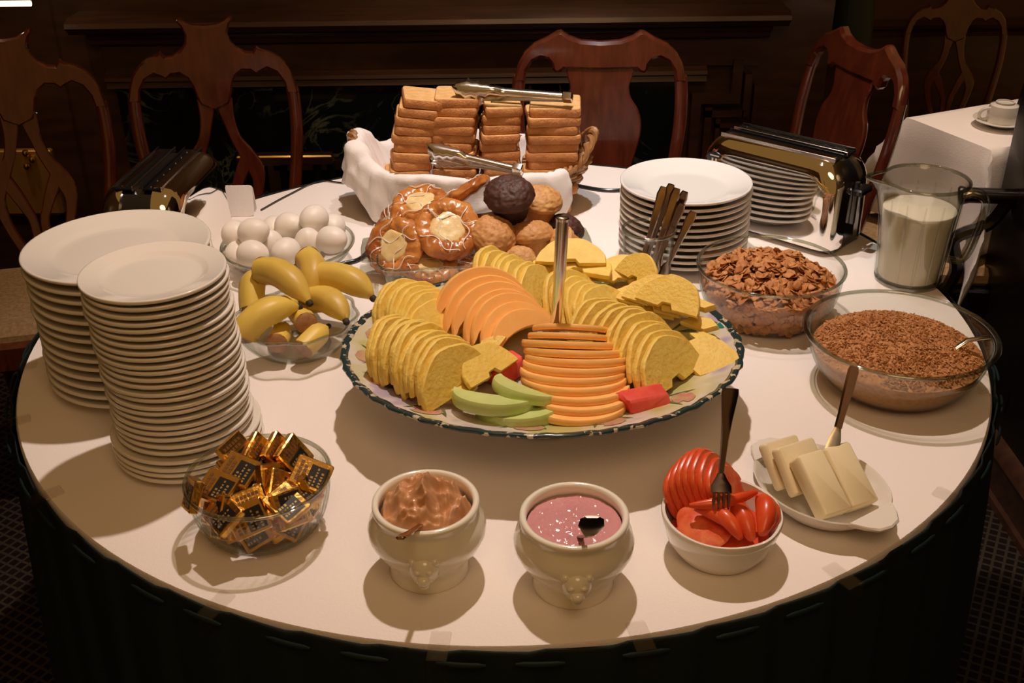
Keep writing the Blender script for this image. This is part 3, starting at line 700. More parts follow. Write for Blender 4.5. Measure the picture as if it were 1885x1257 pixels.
# ------------------------------------------------------------------ bananas in a glass bowl
def flute(n, d): return lambda a, r, z: 1 + d * math.cos(n * a) * min(1, z / .04)
glass_bowl('glass_bowl', -.325, -.098, .050, .094, .054, 'fluted glass bowl of cut bananas behind the small plates', M_GLASS, fl=flute(10, .03), p=1.8)
M_PEEL = mat('banana_peel', (.80, .58, .10), .45, var=(.60, .40, .075), var_scale=9, bump=.2, bump_scale=60, sub=.0)
M_BTIP = mat('banana_tip', (.03, .02, .01), .7)
M_BCUT = mat('banana_flesh', (.42, .22, .10), .6, var=(.30, .13, .05), var_scale=90)
def banana(cut, tip, bend, r, label, green=False):
    A, B = Vector(cut), Vector(tip); d = B - A; n = 14
    root = empty('banana_half', A + Vector((0, 0, T))); tag(root, label, 'banana', 'cut bananas')
    pts = []; rad = []
    for i in range(n + 1):
        k = i / n; pts.append(d * k + Vector(bend) * (4 * k * (1 - k)))
        rad.append(r * (1.0 if k < .55 else max(.22, 1 - ((k - .55) / .45) ** 2.2 * .80)))
    mb = MB(); P = pts; vs = []; fs = []; prev = None; seg = 15
    for i in range(n + 1):
        t = (P[min(i + 1, n)] - P[max(i - 1, 0)]).normalized()
        x = t.orthogonal().normalized() if prev is None else (prev - t * prev.dot(t)).normalized(); prev = x; y = t.cross(x)
        for k in range(seg):
            a = 2 * PI * k / seg; q = rad[i] * (1 + .055 * math.cos(5 * a)); vs.append(P[i] + x * q * math.cos(a) + y * q * math.sin(a))
    for i in range(n):
        for k in range(seg): fs.append((i * seg + k, i * seg + (k + 1) % seg, (i + 1) * seg + (k + 1) % seg, (i + 1) * seg + k))
    fs.append(tuple((n) * seg + k for k in range(seg)))
    mb.add(vs, fs).build('peel', M_PEEL, root, angle=60)
    t0 = (pts[0] - pts[1]).normalized(); Mf = frame(pts[0], t0, (0, 0, 1) if abs(t0.z) < .9 else (0, 1, 0))
    MB().lathe([(0, .003), (r * .55, .0028), (r * .85, .0012), (r * 1.03, -.001)], 18, M=Mf).build('cut_face', M_BCUT, root)
    t1 = (pts[-1] - pts[-2]).normalized(); Mf = frame(pts[-1], t1, (0, 0, 1) if abs(t1.z) < .9 else (0, 1, 0))
    MB().lathe([(r * .24, -.002), (r * .26, .004), (r * .2, .007), (0, .0075)], 10, M=Mf).build('tip', M_BTIP, root)
banana((-.385, -.030, .102), (-.302, -.103, .082), (0, .004, .014), 0.0226, 'banana half lying on top, dark tip pointing right to the fruit platter')
banana((-.322, .022, .098), (-.312, -.052, .070), (.01, 0, .008), 0.0220, 'short upright banana half at the back, beside the eggs')
banana((-.302, -.018, .086), (-.208, -.066, .070), (.004, .006, .010), 0.0226, 'banana half furthest right, tip hanging over the rim')
banana((-.312, -.055, .060), (-.243, -.128, .062), (.006, .006, .012), 0.0215, 'banana half below the rightmost one, tip at the right rim')
banana((-.392, -.164, .058), (-.318, -.112, .078), (-.006, -.006, .016), 0.0220, 'curved banana half at the front left against the plates')
banana((-.302, -.136, .062), (-.335, -.060, .050), (0, 0, 0), .0170, 'banana piece in the middle with brown cut end facing out')
banana((-.306, -.168, .034), (-.275, -.118, .045), (0, 0, .002), .0175, 'banana piece low at the front with wide cut end against the glass')
banana((-.345, -.163, .042), (-.345, -.10, .040), (0, 0, 0), .0165, 'banana piece low at the front left behind the glass')
banana((-.400, -.062, .050), (-.398, -.010, .094), (-.004, 0, .004), 0.0209, 'banana half standing at the far left behind the plates')
banana((-.372, -.075, .052), (-.335, -.020, .040), (0, 0, 0), .0170, 'banana piece with pale cut end deep at the left')
# ------------------------------------------------------------------ fruit platter
# the platter stands on a foot; its own frame PF carries dish and fruit
PF = Matrix.Translation((.001, -.121, T + .063)) @ Matrix.Scale(.925, 4)
PCX, PCY, PA, PB_ = .058, -.170, .303, .256
def platter_z(q):   # height of the upper surface at normalised radius q
    pts = [(0, .011), (.60, .011), (.68, .014), (.80, .027), (.95, .040), (1.0, .0425)]
    for (a, za), (c, zc) in zip(pts[:-1], pts[1:]):
        if q <= c: return za + (zc - za) * (q - a) / (c - a)
    return .0425
def platter_mat():
    m = bpy.data.materials.new('painted_platter'); m.use_nodes = True
    nt = m.node_tree; N = nt.nodes; L = nt.links; b = N['Principled BSDF']; b.inputs['Roughness'].default_value = .15; b.inputs['Coat Weight'].default_value = .4
    tc = N.new('ShaderNodeTexCoord'); nz = N.new('ShaderNodeTexNoise'); nz.inputs['Scale'].default_value = 14; nz.inputs['Detail'].default_value = 2
    L.new(tc.outputs['Object'], nz.inputs['Vector'])
    rp = N.new('ShaderNodeValToRGB'); e = rp.color_ramp.elements; rp.color_ramp.interpolation = 'EASE'
    e[0].position = .32; e[0].color = (.42, .36, .48, 1); e[1].position = .66; e[1].color = (.52, .50, .20, 1)
    e2_ = e.new(.46); e2_.color = (.66, .60, .52, 1); e3 = e.new(.56); e3.color = (.60, .56, .36, 1)
    L.new(nz.outputs['Fac'], rp.inputs['Fac']); L.new(rp.outputs['Color'], b.inputs['Base Color']); return m
def border_mat():
    m = bpy.data.materials.new('sponged_green_border'); m.use_nodes = True
    nt = m.node_tree; N = nt.nodes; L = nt.links; b = N['Principled BSDF']; b.inputs['Roughness'].default_value = .15
    tc = N.new('ShaderNodeTexCoord'); nz = N.new('ShaderNodeTexNoise'); nz.inputs['Scale'].default_value = 70; nz.inputs['Detail'].default_value = 3
    L.new(tc.outputs['Object'], nz.inputs['Vector'])
    rp = N.new('ShaderNodeValToRGB'); e = rp.color_ramp.elements; rp.color_ramp.interpolation = 'CONSTANT'
    e[0].position = 0; e[0].color = (.022, .045, .045, 1); e[1].position = .57; e[1].color = (.55, .48, .36, 1)
    L.new(nz.outputs['Fac'], rp.inputs['Fac']); L.new(rp.outputs['Color'], b.inputs['Base Color']); return m
plat = empty('fruit_platter'); plat.matrix_world = PF @ Matrix.Translation((PCX, PCY, 0)); tag(plat, 'big oval ceramic platter with painted tulips, sponged green edge and cut fruit', 'platter')
SC = Matrix.Diagonal((PA, PB_, 1, 1))
prof = [(0, .002), (.50, .002), (.52, 0), (.56, 0), (.58, .002), (.70, .007), (.82, .022), (.95, .0345), (.985, .037), (.985, .041), (.95, .040), (.80, .027), (.68, .014), (.60, .011), (0, .011)]
MB().lathe(prof, 128, M=SC).build('dish', platter_mat(), plat, angle=70)
MB().lathe([(0, -.0675), (.100, -.0675), (.104, -.062), (.085, -.05), (.068, -.03), (.075, -.01), (.12, .003), (0, .003)], 64).build('foot', M_STONE, plat, angle=60)
MB().lathe([(.962, .0362), (.99, .0372), (1.001, .0400), (.999, .0432), (.988, .0440), (.962, .0418)], 160, M=SC, closed=True,
           fn=lambda a, r, z: 1 + .004 * math.sin(a * 37) + .003 * math.sin(a * 61 + 1)).build('rim_border', border_mat(), plat, angle=80)
def on_rim(a, q, lift=.0009): return Vector((PA * q * math.cos(a), PB_ * q * math.sin(a), platter_z(q) + lift))
def decal(name, outline, m, a0, q0, rot, sc):
    # outline in a little local frame, u along the rim, v outward; laid on the rim surface
    poly = []
    for u, v in outline:
        uu = u * math.cos(rot) - v * math.sin(rot); vv = u * math.sin(rot) + v * math.cos(rot)
        poly.append((uu * sc, vv * sc))
    c = (sum(p[0] for p in poly) / len(poly), sum(p[1] for p in poly) / len(poly)); vs = []; n = len(poly)
    for k in (1.0, .66, .33):
        for p in poly:
            u = c[0] + (p[0] - c[0]) * k; v = c[1] + (p[1] - c[1]) * k
            vs.append(on_rim(a0 + u / .28, min(.955, q0 + v / .28)))
    vs.append(on_rim(a0 + c[0] / .28, q0 + c[1] / .28)); fs = []
    for l in range(2):
        for i in range(n): fs.append((l * n + i, l * n + (i + 1) % n, (l + 1) * n + (i + 1) % n, (l + 1) * n + i))
    for i in range(n): fs.append((2 * n + i, 2 * n + (i + 1) % n, 3 * n))
    MB().add(vs, fs).build(name, m, plat, angle=80)
M_TULIP = mat('tulip_pink', (.55, .20, .22), .15, var=(.50, .40, .18), var_scale=60, coat=.4)
M_LEAF = mat('tulip_green', (.10, .15, .05), .15, coat=.4); M_TEAL = mat('teal_glaze', (.02, .22, .17), .15, coat=.4)
petal = [(0, -.9), (.5, -.6), (.65, 0), (.5, .6), (.25, .9), (0, .6), (-.25, 1.0), (-.5, .6), (-.65, 0), (-.5, -.6)]
leaf = [(-1, 0), (-.4, .16), (.3, .14), (1, 0), (.3, -.10), (-.4, -.08)]
for a, q in ((168, .86), (186, .87), (205, .86), (135, .86), (110, .86), (20, .86), (352, .87), (60, .86), (318, .86), (232, .87), (265, .86), (290, .86)):
    a = math.radians(a); rot = random.uniform(.9, 1.6)
    decal('painted_tulip', petal, M_TULIP, a, q, rot, .026)
    decal('painted_leaf', leaf, M_LEAF, a - .075, q - .035, rot + .8, .030); decal('painted_leaf', leaf, M_LEAF, a + .06, q - .055, rot - .3, .026)
decal('painted_dot', [(math.cos(i * .7), math.sin(i * .7)) for i in range(9)], M_TEAL, math.radians(12), .955, 0, .010)

# --- fruit materials
M_PINE = mat('pineapple', (.86, .65, .16), .5, var=(.82, .57, .11), var_scale=45, bump=.8, bump_scale=160, sub=.25, spec=.35, sub_rad=(.006, .004, .0015), coords='Object')
M_CANT = mat('cantaloupe', (.98, .56, .19), .42, var=(.97, .49, .14), var_scale=25, sub=.25, sub_rad=(.006, .003, .0015), bump=.15, bump_scale=150)
M_HONEY = mat('honeydew', (.50, .62, .18), .38, var=(.60, .68, .28), var_scale=30, sub=0)
M_WATER = mat('watermelon', (.78, .07, .05), .42, var=(.85, .14, .10), var_scale=40, sub=0)
FRUIT_GROUP = {}
def lens_poly(R, inner, n=22, noise_amp=0.0, seed=0, a0=0, a1=PI):
    rnd = random.Random(seed); out = []
    for i in range(n + 1):
        a = a0 + (a1 - a0) * i / n; r = R * (1 + rnd.uniform(-noise_amp, noise_amp)); out.append((r * math.cos(a), r * math.sin(a)))
    return out + inner
def soft_slice(name, poly, t, m):
    b = MB(); n = len(poly); vs = []; fs = []
    lay = [(-t / 2, inset(poly, .0016)), (-t / 4, poly), (t / 4, poly), (t / 2, inset(poly, .0016))]
    for z, pl in lay: vs += [(x, y, z) for x, y in pl]
    for k in range(3):
        for i in range(n): fs.append((k * n + i, k * n + (i + 1) % n, (k + 1) * n + (i + 1) % n, (k + 1) * n + i))
    fs.append(tuple(reversed(range(n)))); fs.append(tuple(3 * n + i for i in range(n)))
    o = b.add(vs, fs).build(name, m, angle=35); me = o.data; bpy.data.objects.remove(o); return me
PINE = []
for s in range(5):   # half rings with the core notched out and the hexagonal trim of the cut rind
    rnd = random.Random(40 + s); R = .060
    out = []
    for i in range(25):
        a = PI * i / 24; r = R * (1 - .035 * abs(math.sin(a * 3.5 + s)) + rnd.uniform(-.008, .008)); out.append((r * math.cos(a), r * math.sin(a) + .002))
    cw = .013; out += [(-cw, 0.001), (-cw * .6, .009), (cw * .5, .010), (cw, 0.0)]
    PINE.append(soft_slice('pineapple_slice', out, .0085, M_PINE))
def crescent(R, depth, t, m, name):
    out = [(R * math.cos(PI * i / 22), R * math.sin(PI * i / 22)) for i in range(23)]
    out += [(-R * .90 * math.cos(PI * i / 14), R * depth * math.sin(PI * i / 14)) for i in range(1, 14)]
    return soft_slice(name, out, t, m)
CANT = crescent(.064, .50, .0115, M_CANT, 'cantaloupe_slice'); CANT_F = crescent(.073, .30, .0105, M_CANT, 'cantaloupe_slice')
HONEY = crescent(.060, .22, .017, M_HONEY, 'honeydew_slice')
def put(me, name, loc, n, y, label, cat, group, sc=1.0):
    o = bpy.data.objects.new(name, me); COL.objects.link(o)
    o.matrix_world = PF @ frame(loc, n, y) @ Matrix.Scale(sc, 4)
    return tag(o, label, cat, group)
def fan(me, name, A, B, n, az0, az1, lean0, lean1, group, where, cat='pineapple', sc0=1.0, sc1=1.0, jit=.065, arc=(0, 0, 0)):
    rnd = random.Random(len(where) + n)
    A, B = Vector(A), Vector(B)
    for i in range(n):
        k = i / max(1, n - 1); p = A.lerp(B, k) + Vector(arc) * (4 * k * (1 - k))
        az = math.radians(az0 + (az1 - az0) * k) + rnd.uniform(-jit, jit); l = math.radians(lean0 + (lean1 - lean0) * k) + rnd.uniform(-jit, jit)
        nrm = Vector((math.cos(az) * math.cos(l), math.sin(az) * math.cos(l), math.sin(l))); up = Vector((-math.cos(az) * math.sin(l), -math.sin(az) * math.sin(l), math.cos(l)))
        up = Matrix.Rotation(rnd.uniform(-jit, jit) * 2.2, 3, nrm) @ up; p = p + nrm * rnd.uniform(-.0012, .0012) + Vector((0, 0, rnd.uniform(-.003, .003)))
        m = me[i % len(me)] if isinstance(me, list) else me
        pos = 'nearest the camera' if i == n - 1 else 'at the far end' if i == 0 else ORD[n - 1 - i] + ' from the near end'
        put(m, name, p, nrm, up, '%s, %s' % (where, pos), cat, group, (sc0 + (sc1 - sc0) * k) * rnd.uniform(.96, 1.03))
# left fans
fan(PINE, 'pineapple_slice', (-.158, -.082, .034), (-.088, -.140, .030), 8, -32, -44, 24, 38, 'pineapple fan, back left', 'pineapple half-slice in the back left fan', sc0=1.15, sc1=1.2, arc=(.004, .006, .004))
fan(PINE, 'pineapple_slice', (-.160, -.206, .034), (-.062, -.298, .032), 11, -28, -40, 16, 24, 'pineapple fan, front left', 'pineapple half-slice in the front left fan', sc0=1.12, sc1=1.22, arc=(.0, .004, .006))
# right fan
fan(PINE, 'pineapple_slice', (.152, -.150, .030), (.250, -.272, .024), 10, -52, -42, 24, 32, 'pineapple fan, front right', 'pineapple half-slice in the front right fan', sc0=1.12, sc1=1.24, arc=(.006, .006, .006))
# upper middle fan
fan(PINE, 'pineapple_slice', (-.010, .020, .040), (.068, -.024, .032), 7, -20, -26, 24, 32, 'pineapple fan, back middle', 'pineapple half-slice in the back middle fan', sc0=1.2, sc1=1.12)
# middle fan right of the handle
fan(PINE, 'pineapple_slice', (.108, -.045, .034), (.172, -.092, .028), 6, -28, -38, 30, 40, 'pineapple fan, middle right', 'pineapple half-slice in the fan right of the tongs handle', sc0=1.15, sc1=1.1)
# loose slices at the back and right
def flat(me, name, loc, rx, rz, label, cat, group, sc=1.0):
    rx, rz = math.radians(rx), math.radians(rz)
    n = Matrix.Rotation(rz, 3, 'Z') @ (Matrix.Rotation(rx, 3, 'X') @ Vector((0, 0, 1))); y = Matrix.Rotation(rz, 3, 'Z') @ (Matrix.Rotation(rx, 3, 'X') @ Vector((0, 1, 0)))
    return put(me, name, loc, n, y, label, cat, group, sc)
LG = 'loose pineapple slices'
flat(PINE[0], 'pineapple_slice', (.098, .018, .060), 20, 10, 'flat pineapple slice right behind the tongs handle, lowest of three', 'pineapple', LG)
flat(PINE[1], 'pineapple_slice', (.120, .012, .071), 12, -25, 'flat pineapple slice behind the handle, middle of three', 'pineapple', LG)
flat(PINE[2], 'pineapple_slice', (.112, .020, .082), 22, -5, 'flat pineapple slice behind the handle, topmost of three', 'pineapple', LG)
flat(PINE[3], 'pineapple_slice', (.195, .000, .055), 28, -20, 'pineapple slice leaning at the back in front of the tumbler', 'pineapple', LG)
flat(PINE[4], 'pineapple_slice', (.212, -.012, .067), 55, -55, 'pineapple slice standing on edge in front of the cutlery tumbler', 'pineapple', LG, .8)
flat(PINE[0], 'pineapple_slice', (.215, -.070, .040), 25, -30, 'pineapple slice low in the right group, lowest of four', 'pineapple', LG)
flat(PINE[1], 'pineapple_slice', (.226, -.085, .052), 30, -35, 'pineapple slice in the right group, second from below', 'pineapple', LG)
flat(PINE[2], 'pineapple_slice', (.236, -.100, .062), 36, -35, 'pineapple slice in the right group, third from below', 'pineapple', LG)
flat(PINE[3], 'pineapple_slice', (.250, -.118, .069), 44, -38, 'pineapple slice topmost in the right group', 'pineapple', LG, .95)
CH = [soft_slice('pineapple_chunk', [(0, 0), (.045, .004), (.060, .022), (.040, .030), (.012, .020)], .010, M_PINE), soft_slice('pineapple_chunk', [(0, 0), (.075, .003), (.085, .016), (.06, .019), (.004, .014)], .010, M_PINE),
      soft_slice('pineapple_wedge', [(0, 0), (.028, -.030), (.088, .000), (.082, .020), (.060, .042), (.030, .050), (.006, .034)], .010, M_PINE)]
flat(CH[1], 'pineapple_strip', (.248, -.052, .058), 20, -42, 'long pineapple strip lying along the right back rim', 'pineapple', LG, 1.15)
flat(CH[0], 'pineapple_chunk', (.275, -.120, .045), 25, -50, 'small pineapple chunk inside the right rim', 'pineapple', LG)
flat(CH[0], 'pineapple_chunk', (.285, -.150, .040), 20, -75, 'small pineapple chunk above the flat wedge', 'pineapple', LG)
flat(CH[2], 'pineapple_wedge', (.262, -.222, .036), 22, -8, 'flat pineapple wedge at the right edge of the platter', 'pineapple', LG, 1.0)
flat(PINE[2], 'pineapple_slice', (-.030, -.272, .030), 30, 60, 'loose pineapple slice between front left fan and melon, lowest', 'pineapple', LG, 1.0)
flat(PINE[3], 'pineapple_slice', (-.012, -.268, .042), 38, 50, 'loose pineapple slice between front left fan and melon, topmost', 'pineapple', LG, .9)
flat(CH[0], 'pineapple_chunk', (-.040, -.205, .048), 30, 10, 'small pineapple chunk beside the red watermelon in the middle', 'pineapple', LG, .8)
# cantaloupe, back fan of arched crescents
fan(CANT, 'cantaloupe_slice', (-.030, -.092, .042), (.040, -.172, .030), 7, -70, -56, 32, 42, 'cantaloupe fan, back', 'cantaloupe crescent in the back fan', 'melon', sc0=1.28, sc1=1.05)
# cantaloupe, front stack: crescents lying one above the other, rounded edge to the camera
for i in range(11):
    k = i / 10; t = math.radians(-9 - 24 * k); sc = .86 + .20 * math.sin(PI * min(1, .15 + k * .75)) - (.12 if i > 8 else 0)
    apex = Vector((.100 - .012 * k + .004 * math.sin(i * 1.3), -.388 + .0155 * i, .036 + .0066 * i)); yd = Vector((-.05 - .16 * k, -math.cos(t), -math.sin(t)))
    yd = Vector((yd.x, yd.y, yd.z)).normalized(); nrm = Vector((0, -math.sin(-t), math.cos(t)))
    nrm = Vector((0.06 * k, -math.sin(t), math.cos(t)))
    loc = apex - yd * .073 * sc
    put(CANT_F, 'cantaloupe_slice', loc, nrm, yd, 'cantaloupe slice in the front melon stack, %s' % (from_top(10 - i, 11)), 'melon', 'cantaloupe stack, front', sc)
flat(HONEY, 'honeydew_slice', (-.012, -.322, .040), 14, 165, 'pale green honeydew slice nearest the pineapple fan', 'melon', 'honeydew slices')
flat(HONEY, 'honeydew_slice', (.020, -.330, .026), 10, 182, 'pale green honeydew slice lowest at the front rim', 'melon', 'honeydew slices')
flat(HONEY, 'honeydew_slice', (.034, -.306, .042), 20, 140, 'pale green honeydew slice tucked against the cantaloupe stack', 'melon', 'honeydew slices', .85)
def wm(loc, s, rz, label, seed):
    b = MB(); b.prism(rrect(-s[0], s[0], -s[1], s[1], min(s[0], s[1]) * .35, 3), -s[2], s[2], s[2] * .3)
    o = b.build('watermelon_piece', M_WATER, angle=50, warp=lambda p: Vector((p.x, p.y * (1 + p.z / s[2] * -.35), p.z)) * (1 + .30 * nz3(p, 38, seed) + .08 * nz3(p, 120, seed))); o.matrix_world = PF @ Matrix.Translation(loc) @ Matrix.Rotation(rz, 4, 'Z') @ Matrix.Rotation(.15, 4, 'X'); return tag(o, label, 'watermelon', 'watermelon pieces')
wm((.196, -.325, .034), (.034, .020, .014), .35, 'red watermelon chunk under the front right pineapple fan', 1)
wm((-.045, .045, .038), (.022, .018, .013), .1, 'red watermelon chunk at the back rim beside the pastry dish', 2)
wm((.000, -.222, .030), (.030, .020, .013), .8, 'dark red watermelon piece in the hollow between the melons', 3)
# serving tongs handle standing upright in the fruit
tg = MB(); tg.tube(smooth2([(.0765, -.190, .062), (.079, -.191, .10), (.083, -.192, .17), (.0855, -.192, .235), (.0862, -.192, .252), (.0864, -.192, .2555)], 4),
                   [.0082] * 8 + [.0092] * 8 + [.0098, .0096, .008, .006, .003], 14, flat=(1.0, .55), up=(0, 1, 0))
o = tg.build('serving_utensil', M_STEEL, angle=60); o.matrix_world = PF; tag(o, 'steel utensil handle standing upright in the fruit platter', 'utensil')
# ------------------------------------------------------------------ bread basket
KX, KY, KA, KB, KH = -.060, .500, .232, .135, .100
bk = empty('bread_basket', W(KX, KY, .0005)); tag(bk, 'oval wicker basket with twisted end handles holding sliced bread', 'basket')
M_WICK = mat('wicker', (.40, .20, .065), .5, var=(.26, .11, .03), var_scale=40)
def ell(a, k, z): return Vector((KA * k * math.cos(a), KB * k * math.sin(a), z))
NS = 36
for r in range(9):
    z = .010 + r * .0105; k = .82 + .18 * (z / KH)
    P = [ell(2 * PI * i / 144, k * (1 + .018 * math.cos(NS / 2 * 2 * PI * i / 144 + PI * r)), z) for i in range(144)]
    MB().tube(P, .0052, 6, closed=True, up=(0, 0, 1)).build('wicker_strand', M_WICK, bk)
for i in range(NS):
    a = 2 * PI * (i + .5) / NS
    MB().tube([ell(a, .815, .002), ell(a, .91, .05), ell(a, .995, .1)], .0035, 5).build('stake', M_WICK, bk)
for ph in (0, PI):
    P = [ell(2 * PI * i / 192, 1.0 + .025 * math.cos(40 * 2 * PI * i / 192 + ph), KH + .004 * math.sin(40 * 2 * PI * i / 192 + ph)) for i in range(192)]
    MB().tube(P, .0055, 6, closed=True, up=(0, 0, 1)).build('rim_braid', M_WICK, bk)
MB().lathe([(0, .003), (.81, .003), (.82, .008), (0, .009)], 64, M=Matrix.Diagonal((KA, KB, 1, 1))).build('base', M_WICK, bk)
for s in (1, -1):
    for ph in (0, PI):
        P = []
        for i in range(41):
            k = i / 40; b0 = -.062 + .124 * k; hz = KH + .052 * math.sin(PI * k); x = s * (KA * .99 * math.sqrt(max(0, 1 - (b0 / KB) ** 2)) + .012 * math.sin(PI * k))
            t = 26 * k + ph; P.append((x + .0055 * math.cos(t), b0, hz + .0055 * math.sin(t)))
        MB().tube(P, .006, 7).build('handle', M_WICK, bk)
# napkin lining the basket and turned out over the rim
def napkin():
    na, ns = 150, 26; vs = []; fs = []
    for i in range(na + 1):
        a = math.radians(32 + (318 - 32) * i / na)
        dg = math.degrees(a)
        left = 1 / (1 + math.exp((abs(dg - 180) - 24) / 4.0))
        front = math.exp(-((dg - 262) / 48) ** 2)
        corner = math.exp(-((dg - 309) / 10) ** 2); lc = math.exp(-((dg - 222) / 12) ** 2)
        back = 1 if dg < 150 else 0
        top = KH + .008 + .046 * left + .003 * math.sin(a * 9)
        hem = top - (.022 + .040 * front + .060 * corner + .055 * lc + .060 * left) - .018 * back
        for j in range(ns + 1):
            s = j / ns
            if s < .45:
                q = s / .45; k = .70 + .24 * q; z = .030 + (top - .004 - .030) * q ** 1.2
            elif s < .6:
                q = (s - .45) / .15; k = .94 + .125 * q; z = top - .004 * (2 * q - 1) ** 2
            else:
                q = (s - .6) / .4; k = 1.065 + .03 * math.sin(q * PI * .6) + .02 * q; z = top - .004 + (hem - top) * q
            f1 = 1 - 2 * abs(nz3((math.cos(a) * 2.2, math.sin(a) * 2.2, s * 1.2), 1.5, 4)) ** .7
            f2 = 1 - 2 * abs(nz3((math.cos(a) * 5, math.sin(a) * 5, s * 2.5), 1.3, 9)) ** .7
            f = (.6 * f1 + .4 * f2) * (.25 + min(1, s * 1.2))
            p = ell(a, k, z); out = Vector((math.cos(a), math.sin(a), 0))
            vs.append(p + out * (f * (.010 + .008 * left)) + Vector((0, 0, f * .005)))
    for i in range(na):
        for j in range(ns): fs.append((i * (ns + 1) + j, (i + 1) * (ns + 1) + j, (i + 1) * (ns + 1) + j + 1, i * (ns + 1) + j + 1))
    o = MB().add(vs, fs).build('napkin', M_NAPKIN, angle=80); o.location = W(KX, KY, 0)
    md = o.modifiers.new('thick', 'SOLIDIFY'); md.thickness = .0016; md.offset = 1
    tag(o, 'white napkin lining the bread basket and folded out over its rim', 'napkin')
napkin()
# bread
M_CRUST = mat('bread_crust', (.55, .225, .068), .7, var=(.66, .30, .10), var_scale=70, bump=1.0, bump_scale=260)
M_CRUMB = mat('bread_crumb', (.74, .46, .19), .8, var=(.64, .35, .12), var_scale=70, bump=.6, bump_scale=220)
def bread_mesh(w, d, t):
    r = .010; poly = rrect(-w / 2, w / 2, -d / 2, d / 2, r, 3)
    b = MB(); n = len(poly); lay = [(0, inset(poly, .002)), (.003, poly), (t - .003, poly), (t, inset(poly, .002))]
    vs = []; fs = []
    for z, pl in lay: vs += [(x, y, z) for x, y in pl]
    for k in range(3):
        for i in range(n): fs.append((k * n + i, k * n + (i + 1) % n, (k + 1) * n + (i + 1) % n, (k + 1) * n + i))
    b.add(vs, fs); b.f.append(tuple(reversed(range(n)))); b.mi.append(1); b.f.append(tuple(3 * n + i for i in range(n))); b.mi.append(1)
    o = b.build('bread_slice', [M_CRUST, M_CRUMB], angle=45); me = o.data; bpy.data.objects.remove(o); return me
BT = .0172
def bread_stack(x, y, w, d, n, rz, lean, tilt, where, seed):
    rnd = random.Random(seed); ms = [bread_mesh(w * q, d, BT - .0006) for q in (1, .97)]
    for i in range(n):
        o = bpy.data.objects.new('bread_slice', ms[i % 2]); COL.objects.link(o); k = i / (n - 1)
        o.location = W(x + lean[0] * k + rnd.uniform(-.006, .006), y + lean[1] * k + rnd.uniform(-.004, .004), .012 + i * BT)
        o.rotation_euler = (tilt[0] * k, tilt[1] * k, rz + rnd.uniform(-.09, .09)); tag(o, 'toasted brown bread slice in the %s, %s' % (where, from_top(n - 1 - i, n)), 'bread', where)
bread_stack(-.208, .478, .080, .098, 13, .10, (.046, .020), (.0, .14), 'leftmost bread stack, leaning right', 1)
bread_stack(-.098, .480, .088, .098, 13, -.04, (.004, .022), (0, .02), 'second bread stack from the left', 2)
bread_stack(-.008, .478, .076, .098, 12, .02, (.004, .020), (0, 0), 'third bread stack from the left', 3)
bread_stack(.088, .476, .104, .104, 12, -.02, (.012, .016), (0, 0), 'rightmost bread stack', 4)
# tongs
def tongs(loc, az, pitch, spread, L, label, roll=0):
    root = empty('bread_tongs', loc); root.rotation_euler = (roll, pitch, az); tag(root, label, 'tongs', 'steel bread tongs')
    for s in (-1, 1):
        P = []; Wd = []
        for i in range(25):
            k = i / 24; x = L * k; yy = s * (.004 + spread * k); P.append((x, yy, 0))
        b = MB(); vs = []; fs = []
        n = 25
        for i in range(n):     # scoop with scalloped edge at the head end, channel along the arm
            k = i / (n - 1)
            w = .008 if k < .55 else .008 + .013 * math.sin(PI * (k - .55) / .45 * .5) if k < .85 else .021 * math.sqrt(max(0.02, 1 - ((k - .85) / .15) ** 2))
            if k > .66: w += .0022 * (1 if i % 2 else -1)
            cup = .004 + (.008 if k > .6 else 0)
            for v, dep in ((-1, 1), (-.5, .25), (0, 0), (.5, .25), (1, 1)):
                vs.append((P[i][0], P[i][1] - s * cup * dep + s * cup, v * w))
        for i in range(n - 1):
            for k in range(4): fs.append((i * 5 + k, i * 5 + k + 1, (i + 1) * 5 + k + 1, (i + 1) * 5 + k))
        o = b.add(vs, fs).build('arm', M_STEEL, root, angle=50); md = o.modifiers.new('thick', 'SOLIDIFY'); md.thickness = .0012
    MB().box(-.008, .012, -.012, .012, -.008, .008, bev=.002).build('hinge', M_STEEL, root)
tongs(W(.128, .450, .2385), math.radians(168), 0, .020, .225, 'steel tongs lying on top of the bread stacks', roll=math.radians(35))
tongs(W(.030, .368, .122), math.radians(163), math.radians(-6), .010, .185, 'steel tongs on the napkin in front of the bread', roll=math.radians(60))

# ------------------------------------------------------------------ pastry dish
dr = math.radians(5); DX, DY = -.048, .180
dish = empty('pastry_dish', W(DX, DY, .0003), dr); tag(dish, 'rectangular clear glass baking dish with end tabs full of pastries', 'dish')
def rr_ring(hx, hy, z, r=.03): return [(x, y, z) for x, y in rrect(-hx, hx, -hy, hy, r, 6)]
rings = [rr_ring(.158, .082, 0), rr_ring(.163, .087, .004), rr_ring(.172, .096, .045), rr_ring(.178, .102, .050), rr_ring(.178, .102, .053), rr_ring(.171, .095, .053), rr_ring(.167, .091, .045), rr_ring(.158, .082, .008)]
n = len(rings[0]); vs = [p for r in rings for p in r]; fs = []
for k in range(len(rings) - 1):
    for i in range(n): fs.append((k * n + i, k * n + (i + 1) % n, (k + 1) * n + (i + 1) % n, (k + 1) * n + i))
fs.append(tuple(range(n))); fs.append(tuple((len(rings) - 1) * n + i for i in range(n)))
MB().add(vs, fs).build('tray', M_GLASS_THICK, dish, angle=50)
